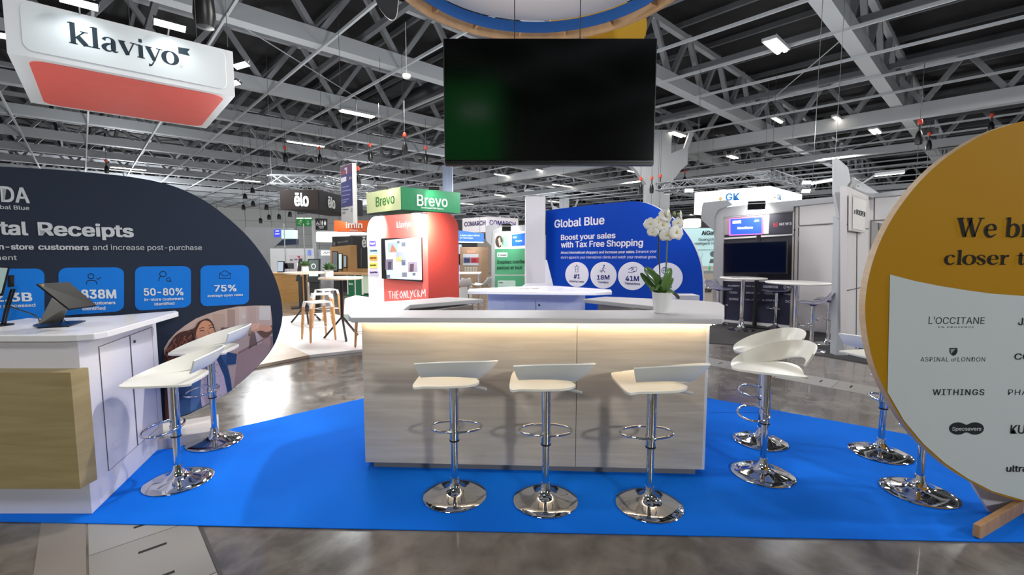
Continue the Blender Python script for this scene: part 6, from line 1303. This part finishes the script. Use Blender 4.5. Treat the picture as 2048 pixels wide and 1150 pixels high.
# white round tables
def round_table(px, py_top, Y, r, label, zf=.012):
    z = P(px, py_top, Y).z; t = thing('high_table', (PX(px, Y), Y, zf), label, 'table', 'round white high tables on the dark carpet'); z -= zf
    m = MB(); m.lathe([(0, z-.025), (r-.01, z-.025), (r, z-.015), (r, z-.006), (r-.008, z), (0, z)], n=48); m.build('table_top', M('#e2e0dc', .4), t, smooth=40, local=True)
    m = MB(); m.tube([(0, 0, .1), (0, 0, z-.025)], .036, 16); m.build('pole', CHROME, t, smooth=50, local=True)
    m = MB(); m.lathe([(0, 0), (.24, 0), (.24, .008), (.18, .02), (.09, .04), (.06, .08), (.045, .16), (.036, .22), (0, .22)], n=36); m.build('base', CHROME, t, smooth=50, local=True)
    return t, z+zf
tA, zA = round_table(1489, 555, 8.75, .415, 'round white high table in front of the navy panels')
tB, zB = round_table(1598, 564, 7.55, .475, 'round white high table closer to the white door panels')
bk = thing('magazine', (PX(1472, 8.7), 8.7, zA+.001), 'thin magazine lying on the round table by the navy panels', 'magazine', rz=.2); m = MB(); m.box((0, 0, .006), (.3, .2, .01)); m.build('pages', WHITE, bk, local=True); m = MB(); m.box((0, 0, .0125), (.3, .2, .003)); m.build('cover', M('#9a9aa2', .4), bk, local=True)
# clear stools
CLR = M('#cfd0e6', .08, 0, 0, 'clear', trans=.75); AC = {}
def clear_stool(x, y, rz, label):
    t = thing('clear_stool', (x, y, .012), label, 'bar stool', 'clear acrylic stools with chrome bases', rz=math.radians(rz))
    if not AC:
        m = MB(); rows = []
        for i in range(11):
            u = i/10; yy = .2-.44*u; z = .76-.025*math.sin(u*PI)+(max(0, u-.55)**2)*.75+(max(0, .2-u))*-.15
            rows.append([((.13+.09*math.sin(PI*min(1, .2+.7*u)))*q, yy, z+.02*q*q) for q in (-1, -.6, -.2, .2, .6, 1)])
        m.grid(rows); AC['seat'] = m.mesh('seat', CLR, 70)
        m = MB(); m.lathe([(0, .70), (.035, .70), (.07, .735), (0, .74)], n=20); AC['seat_socket'] = m.mesh('seat_socket', M('#6a62b8', .2, 0, 0, 'clear', trans=.4), 50)
        m = MB(); m.tube([(0, 0, .08), (0, 0, .71)], .03, 16); AC['pole'] = m.mesh('pole', CHROME, 50)
        AC['base'] = SM['base']; AC['footrest'] = SM['footrest']
    for k in AC:
        o = bpy.data.objects.new(k, AC[k]); COL.objects.link(o); o.parent = t
        if k == 'seat': s = o.modifiers.new('solid', 'SOLIDIFY'); s.thickness = .01
for (px, py, rz, lb) in ((1434, 653, 200, 'clear stool half hidden by the bar corner'), (1550, 661, 100, 'clear stool in front of the navy lettered panel'), (1621, 707, 60, 'clear stool under the round table, closer to the viewer'), (1654, 694, 50, 'clear stool against the white door panel')):
    p = W(px, py-4); clear_stool(p.x, p.y, rz, lb)
# grey end post with fin, lamp arm
ep = W(1682, 712); ps = thing('end_post', (ep.x, ep.y, 0), 'grey stand post with tall angular fin and lamp arm', 'post')
ppl = Plane((ep.x-.12, ep.y), (ep.x+.2, ep.y-.03)); YP = ep.y
board(Plane((0, YP), (1, YP)), [(1679, 430), (1694, 425), (1697, 712), (1672, 714)], .14, 'post', M('#9b9ea2', .45), ps, bev=.015)
board(Plane((0, YP-.02), (1, YP-.02)), [(1670, 318), (1674, 315), (1697, 335), (1702, 362), (1694, 372), (1697, 430), (1683, 437), (1678, 436), (1676, 420), (1670, 388)], .06, 'fin', M('#a7a9ab', .4), ps, bev=.004)
m = MB(); m.beam(P(1692, 366, YP+.05), P(1745, 395, YP+1.3), .18, .16); m.build('shoulder', M('#a2a4a6', .4), ps, bev=.02)
m = MB(); m.beam(P(1716, 372, YP), P(1752, 349, YP-.1), .1, .02); m.build('lamp_arm', M('#b4b3b0', .5), ps)
lm = thing('linear_lamp', P(1779, 346, YP-.1), 'lit tube lamp at the end of the grey post arm', 'light'); m = MB(); a, b = P(1752, 349, YP-.1), P(1807, 343, YP-.15); m.beam(a, b, .06, .04); m.build('housing', STEEL, lm); m = MB(); m.beam(a-Vector((0, 0, .022)), b-Vector((0, 0, .022)), .05, .01); m.build('tube', M('#fff3e0', .4, 0, 10), lm)
lm = thing('linear_lamp', P(1646, 362, 11), 'lit tube lamp peeping out behind the tall angular fin', 'light'); m = MB(); a, b = P(1625, 367, 11), P(1668, 359, 11); m.beam(a, b, .08, .05); m.build('tube', M('#fff3e0', .4, 0, 8), lm); m = MB(); m.beam(a+Vector((0, 0, .04)), b+Vector((0, 0, .04)), .1, .03); m.build('housing', STEEL, lm); hang_wires(lm, [(a.x, a.y), (b.x, b.y)], a.z)
# side wall going back from the post
S0 = W(1696, 711); S1 = W(1737, 686)
wpl4 = Plane((S0.x, S0.y), (S1.x, S1.y)); w4 = thing('exhibition_stand', (S0.x, S0.y, 0), 'white panelled stand wall with framed name board beside the yellow disc', 'stand')
def wb4(pts, th, name, mat, off=0): q = [wpl4.hit(x, y, off) for x, y in pts]; m = MB(); m.extr(q, -wpl4.n*th); return m.build(name, mat, w4)
wb4([(1694, 372), (1737, 392), (1737, 686), (1694, 712)], .08, 'wall_panel', M('#d0cccb', .45))
for (p, q_) in (((1694, 449), (1737, 458)), ((1694, 581), (1737, 572)), ((1714, 460), (1712, 698))):
    m = MB(); m.beam(wpl4.hit(*p, .004), wpl4.hit(*q_, .004), .01, .01); m.build('joint', M('#4c4846', .6), w4)
wb4([(1703, 388), (1735, 399), (1731, 466), (1702, 461)], .03, 'name_board', M('#c9c5c2', .45), .06)
q = Print(wpl4, .066, .002); q.poly([(1706, 393), (1733, 402), (1729, 462), (1705, 457)], '#dcd8d4'); q.up(); q.text('e BOOPER', 1708, 427, 1730, 434, 10, '#5f6668', .02); q.build('printed_lettering', w4)
spot('sign_beam', wpl4.hit(1722, 385, .6), wpl4.hit(1718, 420), 12, (1, .95, .9), 110, .9)
B0 = S1; B1 = Vector((S1.x+2.4, S1.y-1.2, 0)); pl5 = Plane((B0.x, B0.y), (B1.x, B1.y)); w5 = thing('exhibition_stand', (B0.x, B0.y, 0), 'white stand wall with folding grey door behind the yellow disc edge', 'stand')
def wb5(pts, th, name, mat, off=0): q = [pl5.hit(x, y, off) for x, y in pts]; m = MB(); m.extr(q, -pl5.n*th); return m.build(name, mat, w5)
wb5([(1737, 395), (1990, 372), (1990, 740), (1737, 688)], .08, 'wall_panel', M('#d0cccb', .45)); wb5([(1737, 388), (1990, 358), (1990, 374), (1737, 396)], .2, 'header', FRM, .05)
wb5([(1742, 442), (1765, 447), (1757, 560), (1739, 570)], .02, 'grey_door', M('#8d8b8a', .5), .03)
for (p, q_) in (((1749, 395), (1748, 441)), ((1741, 441), (1850, 436)), ((1742, 442), (1738, 640)), ((1757, 446), (1763, 520))):
    m = MB(); m.beam(pl5.hit(*p, .03), pl5.hit(*q_, .03), .012, .012); m.build('joint', M('#4c4846', .6), w5)
# ================================================================== extra stands far back to close the view
for (nm, x0, x1, Y, yt, cc, lb) in (('exhibition_stand', 700, 760, 26, 470, '#c9cbd0', 'pale stand wall far behind the green counter'), ('exhibition_stand', 955, 1000, 30, 478, '#bdb4aa', 'beige stand wall far behind the wooden posters wall'), ('exhibition_stand', 1000, 1060, 27, 462, '#c3c5ca', 'pale stand wall far behind the green panels'), ('exhibition_stand', 1330, 1400, 27, 470, '#cfd2d6', 'white stand wall far behind the teal stand'), ('exhibition_stand', 1360, 1460, 33, 455, '#9aa0a8', 'grey stand wall far behind the framed screen stand'), ('exhibition_stand', 1085, 1210, 34, 470, '#b9bcc2', 'pale stand wall far behind the blue backdrop'), ('exhibition_stand', 858, 890, 15.2, 455, '#d7dcd8', 'white stand wall beside the red tower edge')):
    t, pl = wallstand(nm, lb, x0, x1, Y, yt, M(cc, .6)); a, b = pl.hit(x0, yt+2, .04), pl.hit(x1, yt+2, .04); m = MB(); m.beam(a, b, .06, .1); m.build('top_rail', STEEL, t)
# green upright panel beside the red tower
t = thing('green_banner', (PX(886, 13.5), 13.5, 0), 'deep green upright banner panel beside the red tower', 'banner'); pl = Plane((PX(880, 13.5), 13.5), (PX(892, 13.5), 13.5)); board(pl, [(876, 436), (891, 437), (891, 478), (876, 478)], .1, 'banner_panel', M('#1c7a4e', .5), t); board(pl, [(877, 478), (890, 478), (890, 600), (877, 600)], .08, 'lower_panel', M('#dfe3e0', .5), t)
q = Print(pl, .01, .002)
for y in (448, 457, 465): q.quad(885, y, 889, y+1.3, '#cfe8da')
q.build('printed_lettering', t)

# hanging green lit banner of the stand behind the viewer (mirrored in the black screen)
t = thing('hanging_banner', (-1.4, -8, 4.3), 'green lit hanging banner across the aisle', 'banner')
m = MB(); m.box((-1.4, -8.05, 5.6), (2.0, .1, 2.6)); m.build('panel', M('#0f9a3a', .5, 0, .7), t)
m = MB(); m.box((-1.2, -7.99, 6.0), (.9, .01, .3)); m.build('white_band', M('#e8f4ea', .5, 0, .5), t); hang_wires(t, [(-1.4, -8.05)], 6.9)
